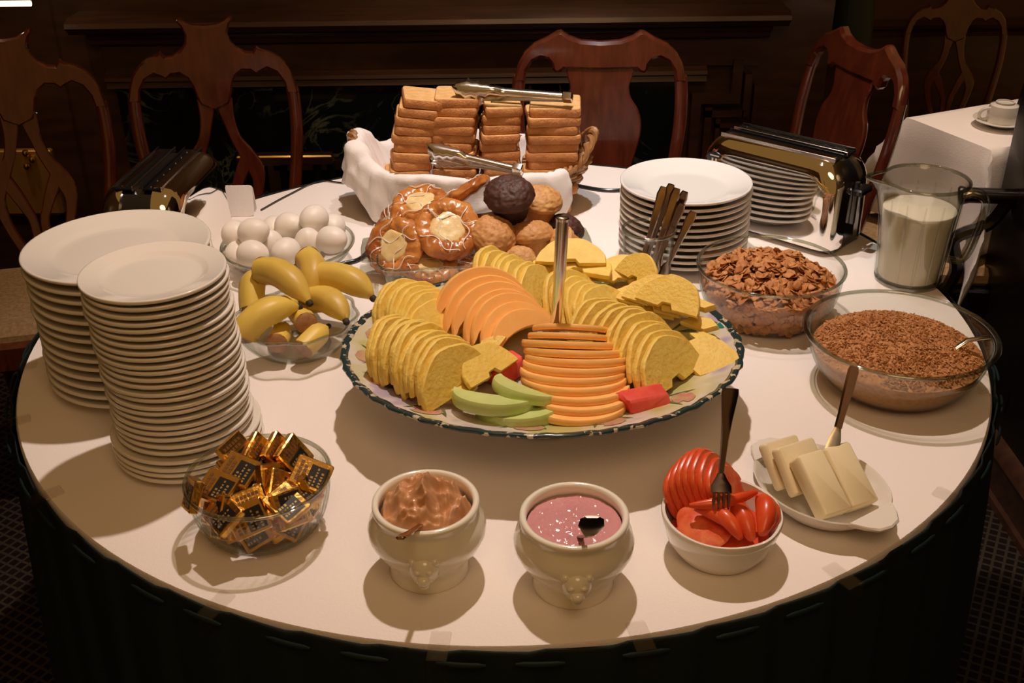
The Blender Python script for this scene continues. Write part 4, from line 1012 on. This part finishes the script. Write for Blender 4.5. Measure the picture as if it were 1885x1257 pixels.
for s in (-1, 1): MB().tube([(x, y, .0525) for x, y in rrect(-.1745, .1745, -.0985, .0985, .03, 6)], .0035, 8, closed=True, up=(0, 0, 1)).build('rim', M_RIM, dish) if s < 0 else None; MB().prism([(s * .176, -.055), (s * .205, -.046), (s * .207, 0), (s * .205, .046), (s * .176, .055)], .046, .054, .002).build('tab_handle', M_RIM, dish)
for k in range(26):
    x = -.150 + k * .012
    MB().tube([(x, -.0855, .004), (x, -.0965, .044)], .0016, 6).build('flute', M_GLASS_THICK, dish)
M_DOUGH = mat('danish_dough', (.36, .095, .018), .26, var=(.66, .27, .065), var_scale=30, coat=.5, bump=.6, bump_scale=90)
M_CREAM = mat('cheese_filling', (.88, .70, .36), .25, var=(.78, .54, .22), var_scale=50, coat=.3, bump=.4, bump_scale=70)
M_ICING = mat('white_icing', (.86, .78, .70), .35, coat=.2)
def danish_proto(seed):
    root = empty('danish'); rnd = random.Random(seed)
    seg, ring = 110, 26; vs = []; fs = []; R, r = .039, .0155
    for i in range(seg):
        a = 2 * PI * i / seg
        for j in range(ring):
            t = 2 * PI * j / ring
            rr = r * (1 + .07 * (1 - 2 * abs(math.sin(a * 5 + 1.2 * t + seed)) ** .5) + .10 * math.sin(a * 2 + seed) + .22 * nz3((math.cos(a) * 1.5, math.sin(a) * 1.5, math.sin(t)), 2.0, seed) + .07 * nz3((math.cos(a) * 6, math.sin(a) * 6, t), 1.5, seed))
            q = R + rr * math.cos(t) * 1.05; vs.append((q * math.cos(a), q * math.sin(a) * (1 + .02 * seed), rr * math.sin(t) * .82))
    for i in range(seg):
        for j in range(ring): fs.append((i * ring + j, ((i + 1) % seg) * ring + j, ((i + 1) % seg) * ring + (j + 1) % ring, i * ring + (j + 1) % ring))
    MB().add(vs, fs).build('dough', M_DOUGH, root, angle=80)
    MB().lathe([(0, -.010), (.028, -.010), (.0305, .003), (.029, .008), (.024, .0105), (.016, .0085), (.008, .0100), (0, .0095)], 36, fn=lambda a, q, z: 1 + .08 * math.sin(a * 3 + seed) + .05 * math.sin(a * 7)).build('filling', M_CREAM, root, angle=80)
    for k in range(4):      # thin icing lines trailed across
        P = []; off = -.034 + .022 * k + rnd.uniform(-.006, .006); ph = rnd.uniform(0, 6); rot = .5 + .9 * (k % 2) + rnd.uniform(-.3, .3)
        for i in range(40):
            x = -.050 + .100 * i / 39; y = off + .006 * math.sin(i * .35 + ph); q = math.hypot(x, y)
            if q > .050: continue
            u = min(1, abs(q - R) / (r * 1.06)); h = math.sqrt(max(0, 1 - u * u)) * r * .82 if q > .026 else .0075
            P.append((x * math.cos(rot) - y * math.sin(rot), x * math.sin(rot) + y * math.cos(rot), max(h, .007 if q < R else 0) + .0022))
        if len(P) > 4: MB().tube(P, .0009, 6).build('icing_drizzle', M_ICING, root)
    return root
def orient(o, loc, n, spin, sc=1.0):
    hint = Vector((0, 0, 1)) if abs(Vector(n).normalized().z) < .95 else Vector((0, 1, 0))
    M = frame(W(*loc), n, hint) @ Matrix.Rotation(spin, 4, 'Z')
    o.location = M.to_translation(); o.rotation_euler = M.to_euler(); o.scale = (sc, sc, sc)
protos = [danish_proto(1), danish_proto(2)]
dspec = [((-.191, .150, .062), (-.35, -.80, .55), .98, 'cheese danish at the left end standing up, cream centre towards the camera'), ((-.098, .160, .090), (.10, -.66, .75), 1.06, 'large cheese danish in the centre, glossy cream filling tilted to the camera'),
         ((-.152, .255, .100), (-.10, -.30, .95), .95, 'cheese danish lying high at the back left of the dish'), ((-.068, .262, .122), (-.45, .25, .75), .92, 'iced danish leaning at the very back against the napkin'),
         ((-.215, .235, .060), (-.80, -.15, .55), .92, 'danish on edge behind the leftmost one'), ((-.130, .130, .032), (.1, -.2, 1), .92, 'danish at the bottom of the pile at the front'), ((-.035, .140, .030), (-.1, .1, 1), .88, 'danish lying on the bottom of the dish under the front muffin')]
for i, (loc, nn, sc, lab) in enumerate(dspec):
    o = protos[i] if i < 2 else copy_tree(protos[i % 2]); orient(o, loc, nn, i * 1.3, sc); tag(o, lab, 'danish', 'cheese danishes')
def muffin(loc, nn, cols, label, sc=1.0, seed=0):
    root = empty('muffin'); c1, c2, nm = cols
    mt = mat(nm + '_top', c1[0], .6, var=c1[1], var_scale=55, bump=.8, bump_scale=90); mbm = mat(nm + '_base', c2[0], .65, var=c2[1], var_scale=50, bump=.3, bump_scale=120)
    MB().lathe([(0, -.030), (.026, -.030), (.0275, -.027), (.0345, .008), (0, .008)], 60, fn=lambda a, r, z: 1 + .02 * math.cos(a * 20)).build('base', mbm, root, angle=60)
    pr = [(.030, .004), (.040, .007), (.0425, .013), (.040, .022), (.033, .031), (.022, .038), (.010, .041), (0, .042)]
    pr2 = [(0, .004)] + pr
    pp = []
    for (r0, z0), (r1, z1) in zip(pr2[:-1], pr2[1:]):
        for k in range(6): pp.append((r0 + (r1 - r0) * k / 6, z0 + (z1 - z0) * k / 6))
    pp.append(pr2[-1])
    MB().lathe(pp, 84).build('top', mt, root, angle=80, warp=lambda p: p * (1 + (.06 * nz3(p, 30, seed) - .05 * abs(nz3(p, 70, seed)) + .035 * nz3(p, 160, seed) + .03 * nz3(p, 340, seed)) * (1 if p.z > .006 else 0)))
    orient(root, loc, nn, seed, sc); tag(root, label, 'muffin', 'muffins')
GOLDM = (((.62, .31, .10), (.50, .22, .06)), ((.64, .30, .09), (.54, .23, .06)), 'golden_muffin')
CHOC = (((.045, .013, .007), (.085, .026, .013)), ((.03, .010, .005), (.05, .018, .008)), 'chocolate_muffin')
CRMB = (((.68, .38, .13), (.50, .22, .06)), ((.62, .28, .08), (.52, .20, .05)), 'crumb_muffin')
muffin((-.020, .165, .066), (.15, -.35, .85), GOLDM, 'golden muffin at the front, right of the large danish', 1.0, 1)
muffin((.012, .205, .122), (-.05, -.30, .90), CHOC, 'dark chocolate muffin on top of the pile', 1.08, 2)
muffin((.052, .182, .050), (-.10, .25, .95), GOLDM, 'orange-brown muffin below the chocolate one', 1.02, 3)
muffin((.066, .262, .088), (.2, -.1, 1), CRMB, 'golden crumb muffin behind the chocolate one', .98, 4)
muffin((.112, .252, .040), (.4, .2, .8), CHOC, 'chocolate muffin low at the back right', .85, 5)
muffin((.112, .176, .042), (-.80, -.15, .45), CRMB, 'muffin lying on its side at the right end, fluted base outward', .92, 6)
muffin((.028, .128, .036), (.1, -.5, .8), CRMB, 'crumbly muffin low at the front behind the pineapple', .72, 7)

# ------------------------------------------------------------------ toasters
def toaster(loc, rz, L, Wd, Hh, label, badge=True):
    # local: x along the slots, -y is the big chrome side
    root = empty('toaster', loc, rz); tag(root, label, 'toaster', 'chrome toasters')
    hw = Wd / 2; r = .05
    def side_prof(y0, y1, inset_=0.0):      # rounded-top panel in x,z extruded in y
        poly = [(-L / 2 + inset_, .012), (L / 2 - inset_, .012)]
        for k in range(9):
            a = math.radians(90 * k / 8); poly.append((L / 2 - inset_ - r + r * math.cos(a), Hh - inset_ - r + r * math.sin(a)))
        for k in range(9):
            a = math.radians(90 + 90 * k / 8); poly.append((-L / 2 + inset_ + r + r * math.cos(a), Hh - inset_ - r + r * math.sin(a)))
        return poly
    My = lambda y: Matrix(((1, 0, 0, 0), (0, 0, 1, y), (0, 1, 0, 0), (0, 0, 0, 1)))
    b = MB(); b.prism(side_prof(0, 0, .004), -hw + .022, hw - .022, 0, M=My(0)); b.build('housing', M_BLACK, root, angle=30)
    for s in (-1, 1):       # chrome side shells: pillowed panels with rolled edge
        b = MB(); polys = [(hw - .044, side_prof(0, 0, .0)), (hw - .030, side_prof(0, 0, .0012)), (hw - .017, side_prof(0, 0, .005)), (hw - .008, side_prof(0, 0, .011)), (hw - .002, side_prof(0, 0, .020)), (hw, side_prof(0, 0, .030))]
        vs = []; fs = []; n = len(polys[0][1])
        for y, pl in polys: vs += [(x, s * (y + (Hh - z) * .06), z) for x, z in pl]
        for k in range(5):
            for i in range(n): fs.append((k * n + i, k * n + (i + 1) % n, (k + 1) * n + (i + 1) % n, (k + 1) * n + i))
        fs.append(tuple(5 * n + i for i in range(n))); fs.append(tuple(range(n)))
        b.add(vs, fs).build('chrome_side', M_CHROME, root, angle=32)
    for yc in (-hw * .36, hw * .36):
        for s in (-1, 1): MB().box(-L / 2 + .03, L / 2 - .03, yc + s * .016 - .0012, yc + s * .016 + .0012, Hh - .006, Hh + .0025, bev=.0006).build('slot_rail', M_STEEL_D if s < 0 else M_BLACK, root)
        MB().box(-L / 2 + .03, L / 2 - .03, yc - .015, yc + .015, Hh - .0045, Hh - .002).build('slot', M_BLACKM, root, smooth=False)
        for k in range(7):
            MB().lathe([(0, .0015), (.002, .0012), (.0022, 0)], 8, M=Matrix.Translation((-L / 2 + .045 + k * (L - .09) / 6, yc + .007, Hh - .002))).build('rivet', M_STEEL, root)
    MB().prism(rrect(-L / 2 + .004, L / 2 - .004, -hw + .004, hw - .004, .015), .004, .014, .003).build('base', M_BLACK, root)
    for sx in (-1, 1):
        for sy in (-1, 1): MB().lathe([(0, 0), (.008, 0), (.008, .005), (0, .005)], 12, M=Matrix.Translation((sx * (L / 2 - .02), sy * (hw - .02), 0))).build('foot', M_BLACK, root)
    MB().box(L / 2 - .003, L / 2 + .004, -.004, .004, .05, Hh - .045).build('lever_slot', M_STEEL_D, root, smooth=False)
    MB().box(L / 2 + .001, L / 2 + .022, -.022, .022, Hh - .065, Hh - .052, bev=.003).build('lever', M_BLACK, root)
    if badge:
        Mb = Matrix.Translation((-L / 2 + .036, -hw - .0008, Hh - .042)) @ Matrix.Rotation(PI / 2, 4, 'X')
        bd = MB().lathe([(0, .0015), (1, .0012), (1.06, 0)], 32, M=Mb @ Matrix.Diagonal((.018, .012, 1, 1))).build('badge', M_BLACK, root)
        b = MB()
        for k, (x, z, w, h) in enumerate(((-.010, .004, .020, .0022), (-.006, -.006, .004, .006), (.002, -.006, .004, .006))):
            b.box(x, x + w, z, z + h, .0016, .0021, M=Mb)
        b.build('badge_marks', M_ICING, bd, smooth=False)
    return root
d1 = Vector((.737, -.676, 0)); nB = Vector((.676, .737, 0)); A0 = Vector((.387, .414, 0))
ctr = A0 + d1 * .147 + nB * .060
toaster((ctr.x, ctr.y, T + .0004), math.atan2(d1.y, d1.x), .300, .128, .176, 'chrome toaster at the right, mirrored side reflecting the soup plates')
toaster((-.612, .240, T + .0004), math.radians(85), .27, .140, .182, 'black-topped toaster at the back left behind the dinner plates', badge=False)
# folded white card at the left
cd = MB(); cd.prism(rrect(-.048, .048, 0, .062, .008), -.0008, .0008, 0, M=Matrix.Translation((-.556, .452, T + .0005)) @ Matrix.Rotation(math.radians(78), 4, 'X'))
cd.prism(rrect(-.048, .048, 0, .062, .008), -.0008, .0008, 0, M=Matrix.Translation((-.556, .480, T + .0005)) @ Matrix.Rotation(math.radians(102), 4, 'X'))
tag(cd.build('tent_card', M_NAPKIN), 'blank white folded card standing beside the left toaster', 'card')
# power cords on the cloth
def cord(pts, r, label):
    o = MB().tube(smooth2(pts, 8), r, 8, flat=(1, .7)).build('power_cord', M_BLACK); o.location = (0, 0, T); tag(o, label, 'cord', 'power cords')
cord([(.40, .50, .0045), (.335, .545, .004), (.28, .566, .004), (.20, .569, .004), (.05, .66, .004), (-.12, .70, .004)], .0045, 'black power cord crossing the cloth right of the bread basket')
cord([(-.335, .175, .004), (-.298, .206, .004), (-.272, .222, .004), (-.258, .250, .004), (-.250, .300, .004), (-.220, .335, .004), (-.16, .352, .004)], .0045, 'black power cord end between egg bowl and pastry dish')
cord([(-.50, .48, .003), (-.46, .56, .003), (-.405, .643, .003), (-.34, .63, .003), (-.25, .66, .003), (-.15, .71, .003)], .0022, 'thin dark cord along the back edge of the cloth')
# ------------------------------------------------------------------ lion-head pots
def pot(x, y, label):
    root = empty('soup_pot', W(x, y, .0003)); tag(root, label, 'pot', 'lion-head pots')
    prof = [(0, .003), (.036, .003), (.039, 0), (.045, 0), (.0465, .003), (.0445, .012), (.043, .020), (.050, .029), (.0605, .042), (.0665, .056), (.0672, .064), (.0645, .074), (.0595, .083), (.0585, .088), (.0605, .093), (.0600, .097), (.0565, .0985), (.0535, .097), (.0525, .090), (.0545, .080), (.0575, .066), (.056, .052), (.046, .034), (.034, .022), (0, .020)]
    MB().lathe(prof, 72).build('body', M_STONE, root, angle=60)
    for s in (-1, 1):       # lion heads front and back: muzzle, brow and ring knob
        b = MB(); ball = [(0, -1)] + [(math.sin(PI * k / 10), -math.cos(PI * k / 10)) for k in range(1, 10)] + [(0, 1)]
        for (x, y, z), sc in (((0, .0630, .050), (.0165, .0125, .0175)), ((0, .0745, .0445), (.0080, .0065, .0060)), ((-.0065, .0725, .0545), (.0045, .0035, .0032)), ((.0065, .0725, .0545), (.0045, .0035, .0032)),
                              ((-.0125, .0645, .0620), (.0052, .0045, .0052)), ((.0125, .0645, .0620), (.0052, .0045, .0052)), ((0, .0715, .0365), (.0058, .0050, .0045))):
            b.lathe(ball, 16, M=Matrix.Translation((x, s * y, z)) @ Matrix.Diagonal((*sc, 1)))
        b.build('lion_head', M_STONE, root, angle=80)
    return root
PBX, PBY = -.086, -.632; PKX, PKY = .079, -.660
pot(PBX, PBY, 'cream lion-head pot heaped with nut-brown spread'); pot(PKX, PKY, 'cream lion-head pot of pink yogurt')
def lumpy(p, s):
    r = math.hypot(p[0], p[1])
    v = .016 * nz3(p, 24, 2) + .026 * (.35 - abs(nz3(p, 34, 6))) + .012 * (.3 - abs(nz3(p, 70, 8))) + .003 * nz3(p, 150, 3)
    return v * min(1, (.056 - r) / .012 if r < .056 else 0)
M_SPREAD = mat('nut_spread', (.52, .255, .11), .42, var=(.62, .32, .15), var_scale=30, coat=.25)
o = mound(PBX, PBY, lambda z: .0575, .079, .118, M_SPREAD, 'nut_spread', lumpy, 3, nr=56, na=140, skirt=False, pw=1.7); tag(o, 'swirled heap of nut-brown spread in the left pot', 'spread')
o = mound(PKX, PKY, lambda z: .0585, .0845, .0865, mat('pink_yogurt', (.60, .27, .29), .12, var=(.64, .31, .32), var_scale=25, coat=.4), 'pink_yogurt',
          lambda p, s: .0011 * nz3(p, 70, 9) + .0009 * nz3(p, 160, 4) + .0007 * nz3(p, 320, 6), 4, nr=60, na=160, skirt=False); tag(o, 'smooth pink yogurt with tiny bubbles in the right pot', 'yogurt')
def handle_spoon(A, B, label, w_end=.02, m=M_STEEL_D, up=0.0):
    A, B = Vector(A), Vector(B); d = B - A; pts = [A + d * k + Vector((0, .004 * up, .020 * up)) * max(0, (k - .8) / .2) ** 1.5 for k in (0, .15, .35, .55, .72, .84, .93, .985, 1.0)]
    ws = [.008, .007, .006, .006, .008, .014, w_end, w_end * .9, w_end * .55]
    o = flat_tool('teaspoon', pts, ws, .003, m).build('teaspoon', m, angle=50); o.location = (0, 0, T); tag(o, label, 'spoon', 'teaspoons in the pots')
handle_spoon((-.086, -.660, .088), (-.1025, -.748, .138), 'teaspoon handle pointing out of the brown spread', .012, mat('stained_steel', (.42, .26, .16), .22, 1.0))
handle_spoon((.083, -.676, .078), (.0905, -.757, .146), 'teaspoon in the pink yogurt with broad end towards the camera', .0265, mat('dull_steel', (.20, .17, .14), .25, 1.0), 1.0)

# ------------------------------------------------------------------ tomato bowl
TX, TY = .254, -.605
o = MB().lathe([(0, .002), (.040, .002), (.042, 0), (.047, 0), (.050, .003), (.062, .022), (.0685, .046), (.070, .054), (.0688, .0565), (.0655, .056), (.064, .046), (.058, .024), (.046, .009), (0, .008)], 72,
               fn=lambda a, r, z: 1 + (.02 * math.exp(-((a - 5.35) / .25) ** 2) if z > .05 else 0)).build('tomato_bowl', M_CHINA, angle=60)
o.location = W(TX, TY, .0003); tag(o, 'small white bowl of sliced tomatoes', 'bowl')
M_TOM = mat('tomato_skin', (.66, .060, .014), .32, var=(.76, .11, .025), var_scale=30, coat=.15)
M_TOMF = mat('tomato_flesh', (.80, .20, .07), .34, var=(.68, .07, .022), var_scale=60, coat=.1, bump=.5, bump_scale=120)
def tomato_disc(R, t, name='tomato_slice'):
    b = MB(); prof = [(0, -t / 2), (R * .95, -t / 2), (R, -t / 6), (R, t / 6), (R * .95, t / 2), (0, t / 2)]
    b.lathe(prof, 36, fn=lambda a, r, z: 1 + .03 * math.cos(5 * a))
    b.mi = [1 if (abs(sum(b.v[i][2] for i in f) / len(f)) > t * .45) else 0 for f in b.f]
    o = b.build(name, [M_TOM, M_TOMF], angle=50); me = o.data; bpy.data.objects.remove(o); return me
td = tomato_disc(.037, .0075)
for i in range(8):
    k = i / 7
    o = bpy.data.objects.new('tomato_slice', td); COL.objects.link(o)
    az = math.radians(-50 - 20 * (1 - k)); l = math.radians(32)
    loc = W(.214 + .055 * k, -.566 - .006 * k + .010 * math.sin(PI * k), .056 + .010 * math.sin(PI * k))
    o.matrix_world = frame(loc, (math.cos(az + .9) * math.cos(l), math.sin(az + .9 - .6) * math.cos(l), math.sin(l)), (0, 0, 1)) @ Matrix.Scale(.92 + .12 * math.sin(PI * k), 4)
    tag(o, 'round tomato slice in the row at the back of the bowl, %s from the left' % ORD[i], 'tomato', 'tomato slices in a row')
def wedge(A, B, w, h, bend, label, m=None, seed=0):
    A, B = Vector(A), Vector(B); d = B - A; side = d.cross(Vector((0, 0, 1))).normalized(); up = side.cross(d).normalized(); n = 14; vs = []; fs = []
    for i in range(n + 1):
        k = i / n; c = A + d * k + Vector(bend) * 4 * k * (1 - k); q = max(.18, math.sin(PI * (.06 + .88 * k)) ** .6)
        for u, v in ((-1, -.3), (-.85, .35), (-.3, .8), (.3, .8), (.85, .35), (1, -.3), (.4, -.7), (-.4, -.7)): vs.append(c + side * u * w * q + up * v * h * q)
    for i in range(n):
        for k in range(8): fs.append((i * 8 + k, i * 8 + (k + 1) % 8, (i + 1) * 8 + (k + 1) % 8, (i + 1) * 8 + k))
    b = MB(); b.add(vs, fs); b.f.append(tuple(reversed(range(8)))); b.f.append(tuple(n * 8 + k for k in range(8))); b.mi += [0, 0]
    for fi, f in enumerate(b.f):
        if fi < n * 8 and (fi % 8) in (5, 6, 7): b.mi[fi] = 1
    o = b.build('tomato_wedge', m or [M_TOM, M_TOMF], angle=50); o.location = (0, 0, T); tag(o, label, 'tomato', 'tomato wedges')
wedge((.214, -.612, .070), (.294, -.598, .078), .0075, .009, (0, -.006, .0), 'long tomato wedge lying crosswise under the fork')
wedge((.222, -.607, .062), (.256, -.632, .056), .0085, .009, (.004, 0, .004), 'short tomato wedge left of the centre pointing to the camera')
wedge((.243, -.610, .064), (.268, -.650, .052), .0095, .010, (0, 0, .006), 'tomato wedge in the front centre of the bowl')
wedge((.268, -.600, .066), (.280, -.652, .052), .0115, .012, (0, 0, .006), 'broad tomato wedge right of the front centre')
wedge((.300, -.588, .066), (.292, -.648, .056), .0125, .013, (.006, 0, .008), 'large tomato wedge bulging over the right rim')
wedge((.309, -.590, .058), (.306, -.635, .056), .009, .011, (.004, 0, .004), 'thin outermost tomato wedge at the right rim')
o = MB().lathe([(0, -.006), (.030, -.006), (.034, -.001), (.032, .002), (0, .0035)], 36, fn=lambda a, r, z: 1 + .04 * math.cos(5 * a)).build('tomato_half', M_TOMF, angle=60)
o.matrix_world = frame(W(.234, -.616, .048), (-.10, -.25, .9), (0, 1, 0)); tag(o, 'cut tomato half at the front left showing wet flesh', 'tomato')
o = MB().lathe([(0, .010), (.045, .010), (.056, .030), (0, .034)], 32).build('tomato_pieces', M_TOM, angle=60); o.location = W(TX, TY, .0005); tag(o, 'bed of tomato pieces filling the bottom of the tomato bowl', 'tomato', kind='stuff')
# fork stuck in the tomatoes
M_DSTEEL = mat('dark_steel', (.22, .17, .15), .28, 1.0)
def fork(label):
    root = empty('serving_fork', (0, 0, T)); tag(root, label, 'fork')
    A = Vector((.2505, -.596, .104)); B = Vector((.2570, -.574, .203))
    d = B - A; pts = [A + d * k for k in (0, .15, .4, .65, .85, .95, 1.0)]
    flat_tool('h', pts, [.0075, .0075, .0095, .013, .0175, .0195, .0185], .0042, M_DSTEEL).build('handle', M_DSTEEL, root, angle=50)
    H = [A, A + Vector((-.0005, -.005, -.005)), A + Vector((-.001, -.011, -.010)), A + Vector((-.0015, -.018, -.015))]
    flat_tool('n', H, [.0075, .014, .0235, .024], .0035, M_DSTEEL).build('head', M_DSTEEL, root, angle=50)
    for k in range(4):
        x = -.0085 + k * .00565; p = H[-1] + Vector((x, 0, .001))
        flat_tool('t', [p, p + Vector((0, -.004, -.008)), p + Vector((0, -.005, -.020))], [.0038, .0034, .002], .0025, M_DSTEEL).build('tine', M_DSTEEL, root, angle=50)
fork('steel fork stuck upright in the tomatoes')

# ------------------------------------------------------------------ cream cheese dish
CX, CY = .393, -.522; caz = math.atan2(-.838, .545)
cdish = empty('gratin_dish', W(CX, CY, .0003), caz); tag(cdish, 'white oval eared dish with blocks of cream cheese', 'dish')
prof = [(0, .002), (.55, .002), (.57, 0), (.62, 0), (.70, .005), (.90, .022), (.985, .033), (1.0, .0355), (.985, .037), (.95, .035), (.86, .023), (.66, .008), (0, .007)]
MB().lathe(prof, 72, M=Matrix.Diagonal((.090, .075, 1, 1))).build('body', M_CHINA, cdish, angle=60)
for s in (-1, 1):
    P = [(s * .076, -.038), (s * .093, -.028), (s * .105, -.017), (s * .109, 0), (s * .105, .017), (s * .093, .028), (s * .076, .038)]
    MB().prism(P if s > 0 else list(reversed(P)), .031, .037, .002).build('ear', M_CHINA, cdish)
M_CHEESE = mat('cream_cheese', (.82, .70, .44), .5, var=(.78, .66, .40), var_scale=20, bump=.15, bump_scale=90)
def block(c, n, y, sx, sy, sz, label, r=.004, score=None):
    Mx = frame(W(*c), n, y); b = MB(); b.prism(rrect(-sx, sx, -sy, sy, r, 4), -sz, sz, .0025)
    o = b.build('cream_cheese_block', M_CHEESE, angle=50); o.matrix_world = Mx; tag(o, label, 'cheese', 'cream cheese blocks')
    return o
ax = Vector((.545, -.838, 0)); pr = Vector((.838, .545, 0))
nrm = (ax * .55 + pr * .10 + Vector((0, 0, .83)))
n1 = Vector((.30, -.50, .81))
block((.357, -.487, .040), Vector((.62, -.38, .60)), (-.3, .6, .7), .040, .030, .0065, 'thin cream cheese slab at the far left of the dish')
block((.372, -.503, .044), Vector((.58, -.42, .62)), (-.3, .6, .7), .041, .031, .0065, 'thin cream cheese slab second from the left')
ctr2 = Vector((.402, -.538, .047)); yv = Vector((-.28, .62, .50)); xv = yv.normalized().cross(n1.normalized())
block(ctr2 - xv.normalized() * .021, n1, yv, .0205, .040, .012, 'thick cream cheese block left of the knife')
block(ctr2 + xv.normalized() * .0215, n1, yv, .0205, .040, .012, 'thick cream cheese block right of the knife')
def knife():
    root = empty('butter_knife', (0, 0, T)); tag(root, 'butter knife stuck in the cream cheese, brown handle', 'knife')
    A = Vector((.3990, -.520, .062)); B = Vector((.4405, -.441, .151)); d = B - A
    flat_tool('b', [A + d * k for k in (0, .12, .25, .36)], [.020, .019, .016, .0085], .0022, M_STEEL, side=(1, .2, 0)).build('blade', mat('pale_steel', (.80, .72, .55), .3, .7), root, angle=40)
    flat_tool('h', [A + d * k for k in (.36, .5, .7, .85, .96, 1.0)], [.0105, .0105, .013, .0145, .015, .012], .0055, M_STEEL_D, side=(1, .2, 0)).build('handle', mat('bronzed_steel', (.45, .28, .20), .2, 1.0), root, angle=40)  # handle steel tinted brown all over
knife()

# ------------------------------------------------------------------ bowl of gold foil squares
GBX, GBY = -.292, -.553
glass_bowl('glass_bowl', GBX, GBY, .050, .084, .076, 'ribbed glass bowl of gold foil squares', M_GLASS, fl=lambda a, r, z: 1 + (.012 * math.cos(40 * a) if .008 < z < .062 else 0), p=2.0, lip=.001, seg=240)
M_LABEL = mat('black_label', (.012, .010, .008), .35); M_PRINT = mat('brown_print', (.16, .07, .02), .4); M_LGOLD = mat('pale_gold_print', (.42, .28, .10), .4, .4)
def foil_proto():
    root = empty('foil_square'); hx, hy, hz = .0225, .0195, .0055
    b = MB(); b.prism(rrect(-hx, hx, -hy, hy, .003, 3), -hz, hz, .0016)
    b.build('wrapper', M_GOLD, root, angle=30, warp=lambda p: p + Vector((0, 0, .0006 * nz3(p, 160, 3))))
    lb = MB().box(-.003, .0185, -.015, .012, hz + .0002, hz + .0007).build('black_label', M_LABEL, root, smooth=False)
    b = MB()
    for row, (nl, x0) in enumerate(((5, .0115), (6, .0055), (3, .0005))):
        for k in range(nl): b.box(x0, x0 + (.0030 if row != 1 else .0022), -.0135 + k * .0040, -.0135 + k * .0040 + .0026 - .0008 * ((k + row) % 2), hz + .0008, hz + .0010)
    b.build('pale_print', M_LGOLD, lb, smooth=False)
    b = MB()
    for row in range(2):
        for k in range(6 - row): b.box(-.0165 + row * .006, -.0125 + row * .006, -.014 + k * .0046, -.0105 + k * .0046, hz + .0003, hz + .0006)
    b.build('brown_lettering', M_PRINT, root, smooth=False)
    return root
fp_ = foil_proto(); first = True
def foil(loc, n, y, label):
    global first
    o = fp_ if first else copy_tree(fp_); first = False
    M = frame(W(*loc), n, y); o.location = M.to_translation(); o.rotation_euler = M.to_euler(); tag(o, label, 'sweet', 'gold foil squares')
# the squares one can single out on top, then the layers below them
tops = [((-.333, -.578, .078), (-.10, -.42, .90), (.45, .88, .3), 'gold foil square with black label, left of the upright pair'), ((-.312, -.556, .086), (-.05, -.45, .89), (.45, .88, .3), 'gold foil square with black label, highest at the left'),
        ((-.229, -.552, .076), (.25, -.55, .80), (.25, .9, .3), 'gold foil square with black label at the right rim'), ((-.362, -.585, .074), (-.85, -.30, .40), (.2, .5, .8), 'gold foil square on edge over the left rim'),
        ((-.322, -.517, .084), (.55, -.5, .6), (.7, .6, .4), 'bright gold square at the back left'), ((-.296, -.512, .080), (.70, -.35, .45), (.4, .8, .4), 'gold square standing at the back, left of centre'),
        ((-.272, -.512, .080), (.72, -.40, .45), (.4, .8, .4), 'shining gold square standing at the back centre'), ((-.255, -.516, .079), (.75, -.45, .40), (.4, .8, .3), 'gold square on edge at the back right'),
        ((-.276, -.556, .074), (.88, -.30, .30), (.2, .4, .9), 'gold square standing on edge in the middle'), ((-.262, -.565, .068), (.80, -.40, .40), (.3, .6, .7), 'gold square on edge right of the middle'),
        ((-.290, -.600, .066), (.10, -.75, .60), (.9, .2, .3), 'crumpled gold square at the front centre'), ((-.322, -.610, .064), (-.35, -.45, .80), (.7, .6, .3), 'gleaming white-lit gold square at the front left'),
        ((-.252, -.595, .066), (.25, -.40, .85), (.6, .7, .2), 'pale gold square face down at the front right'), ((-.240, -.570, .064), (.45, -.15, .85), (.5, .8, .0), 'gold square below the right labelled one')]
for loc, n_, y_, lab in tops: foil(loc, n_, y_, lab)
rnd = random.Random(21)
DIRW = ['right', 'back right', 'back', 'back left', 'left', 'front left', 'front', 'front right']
def ringspots(r, z, n, a0): return [(r * math.cos(a0 + 2 * PI * k / n), r * math.sin(a0 + 2 * PI * k / n), z) for k in range(n)]
for layer, lst in (('bottom', ringspots(.032, .020, 4, PI / 4)), ('middle', ringspots(.053, .040, 8, 0)), ('upper', ringspots(.060, .060, 8, 0))):
    for dx, dy, z in lst:
        a = math.atan2(dy, dx); w = DIRW[int(round(a / (PI / 4))) % 8]
        nn = Vector((math.cos(a) * .8 + rnd.gauss(0, .15), math.sin(a) * .8 + rnd.gauss(0, .15), .35)) if z > .03 else Vector((rnd.gauss(0, .3), rnd.gauss(0, .3), 1))
        foil((GBX + dx, GBY + dy, z), nn, Vector((rnd.uniform(-1, 1), rnd.uniform(-1, 1), .3)), 'gold foil square behind the ribbed glass, %s layer, %s side' % (layer, w))
foil((GBX, GBY, .046), (.2, -.1, 1), (.5, .8, 0), 'gold foil square buried in the centre of the ribbed bowl')
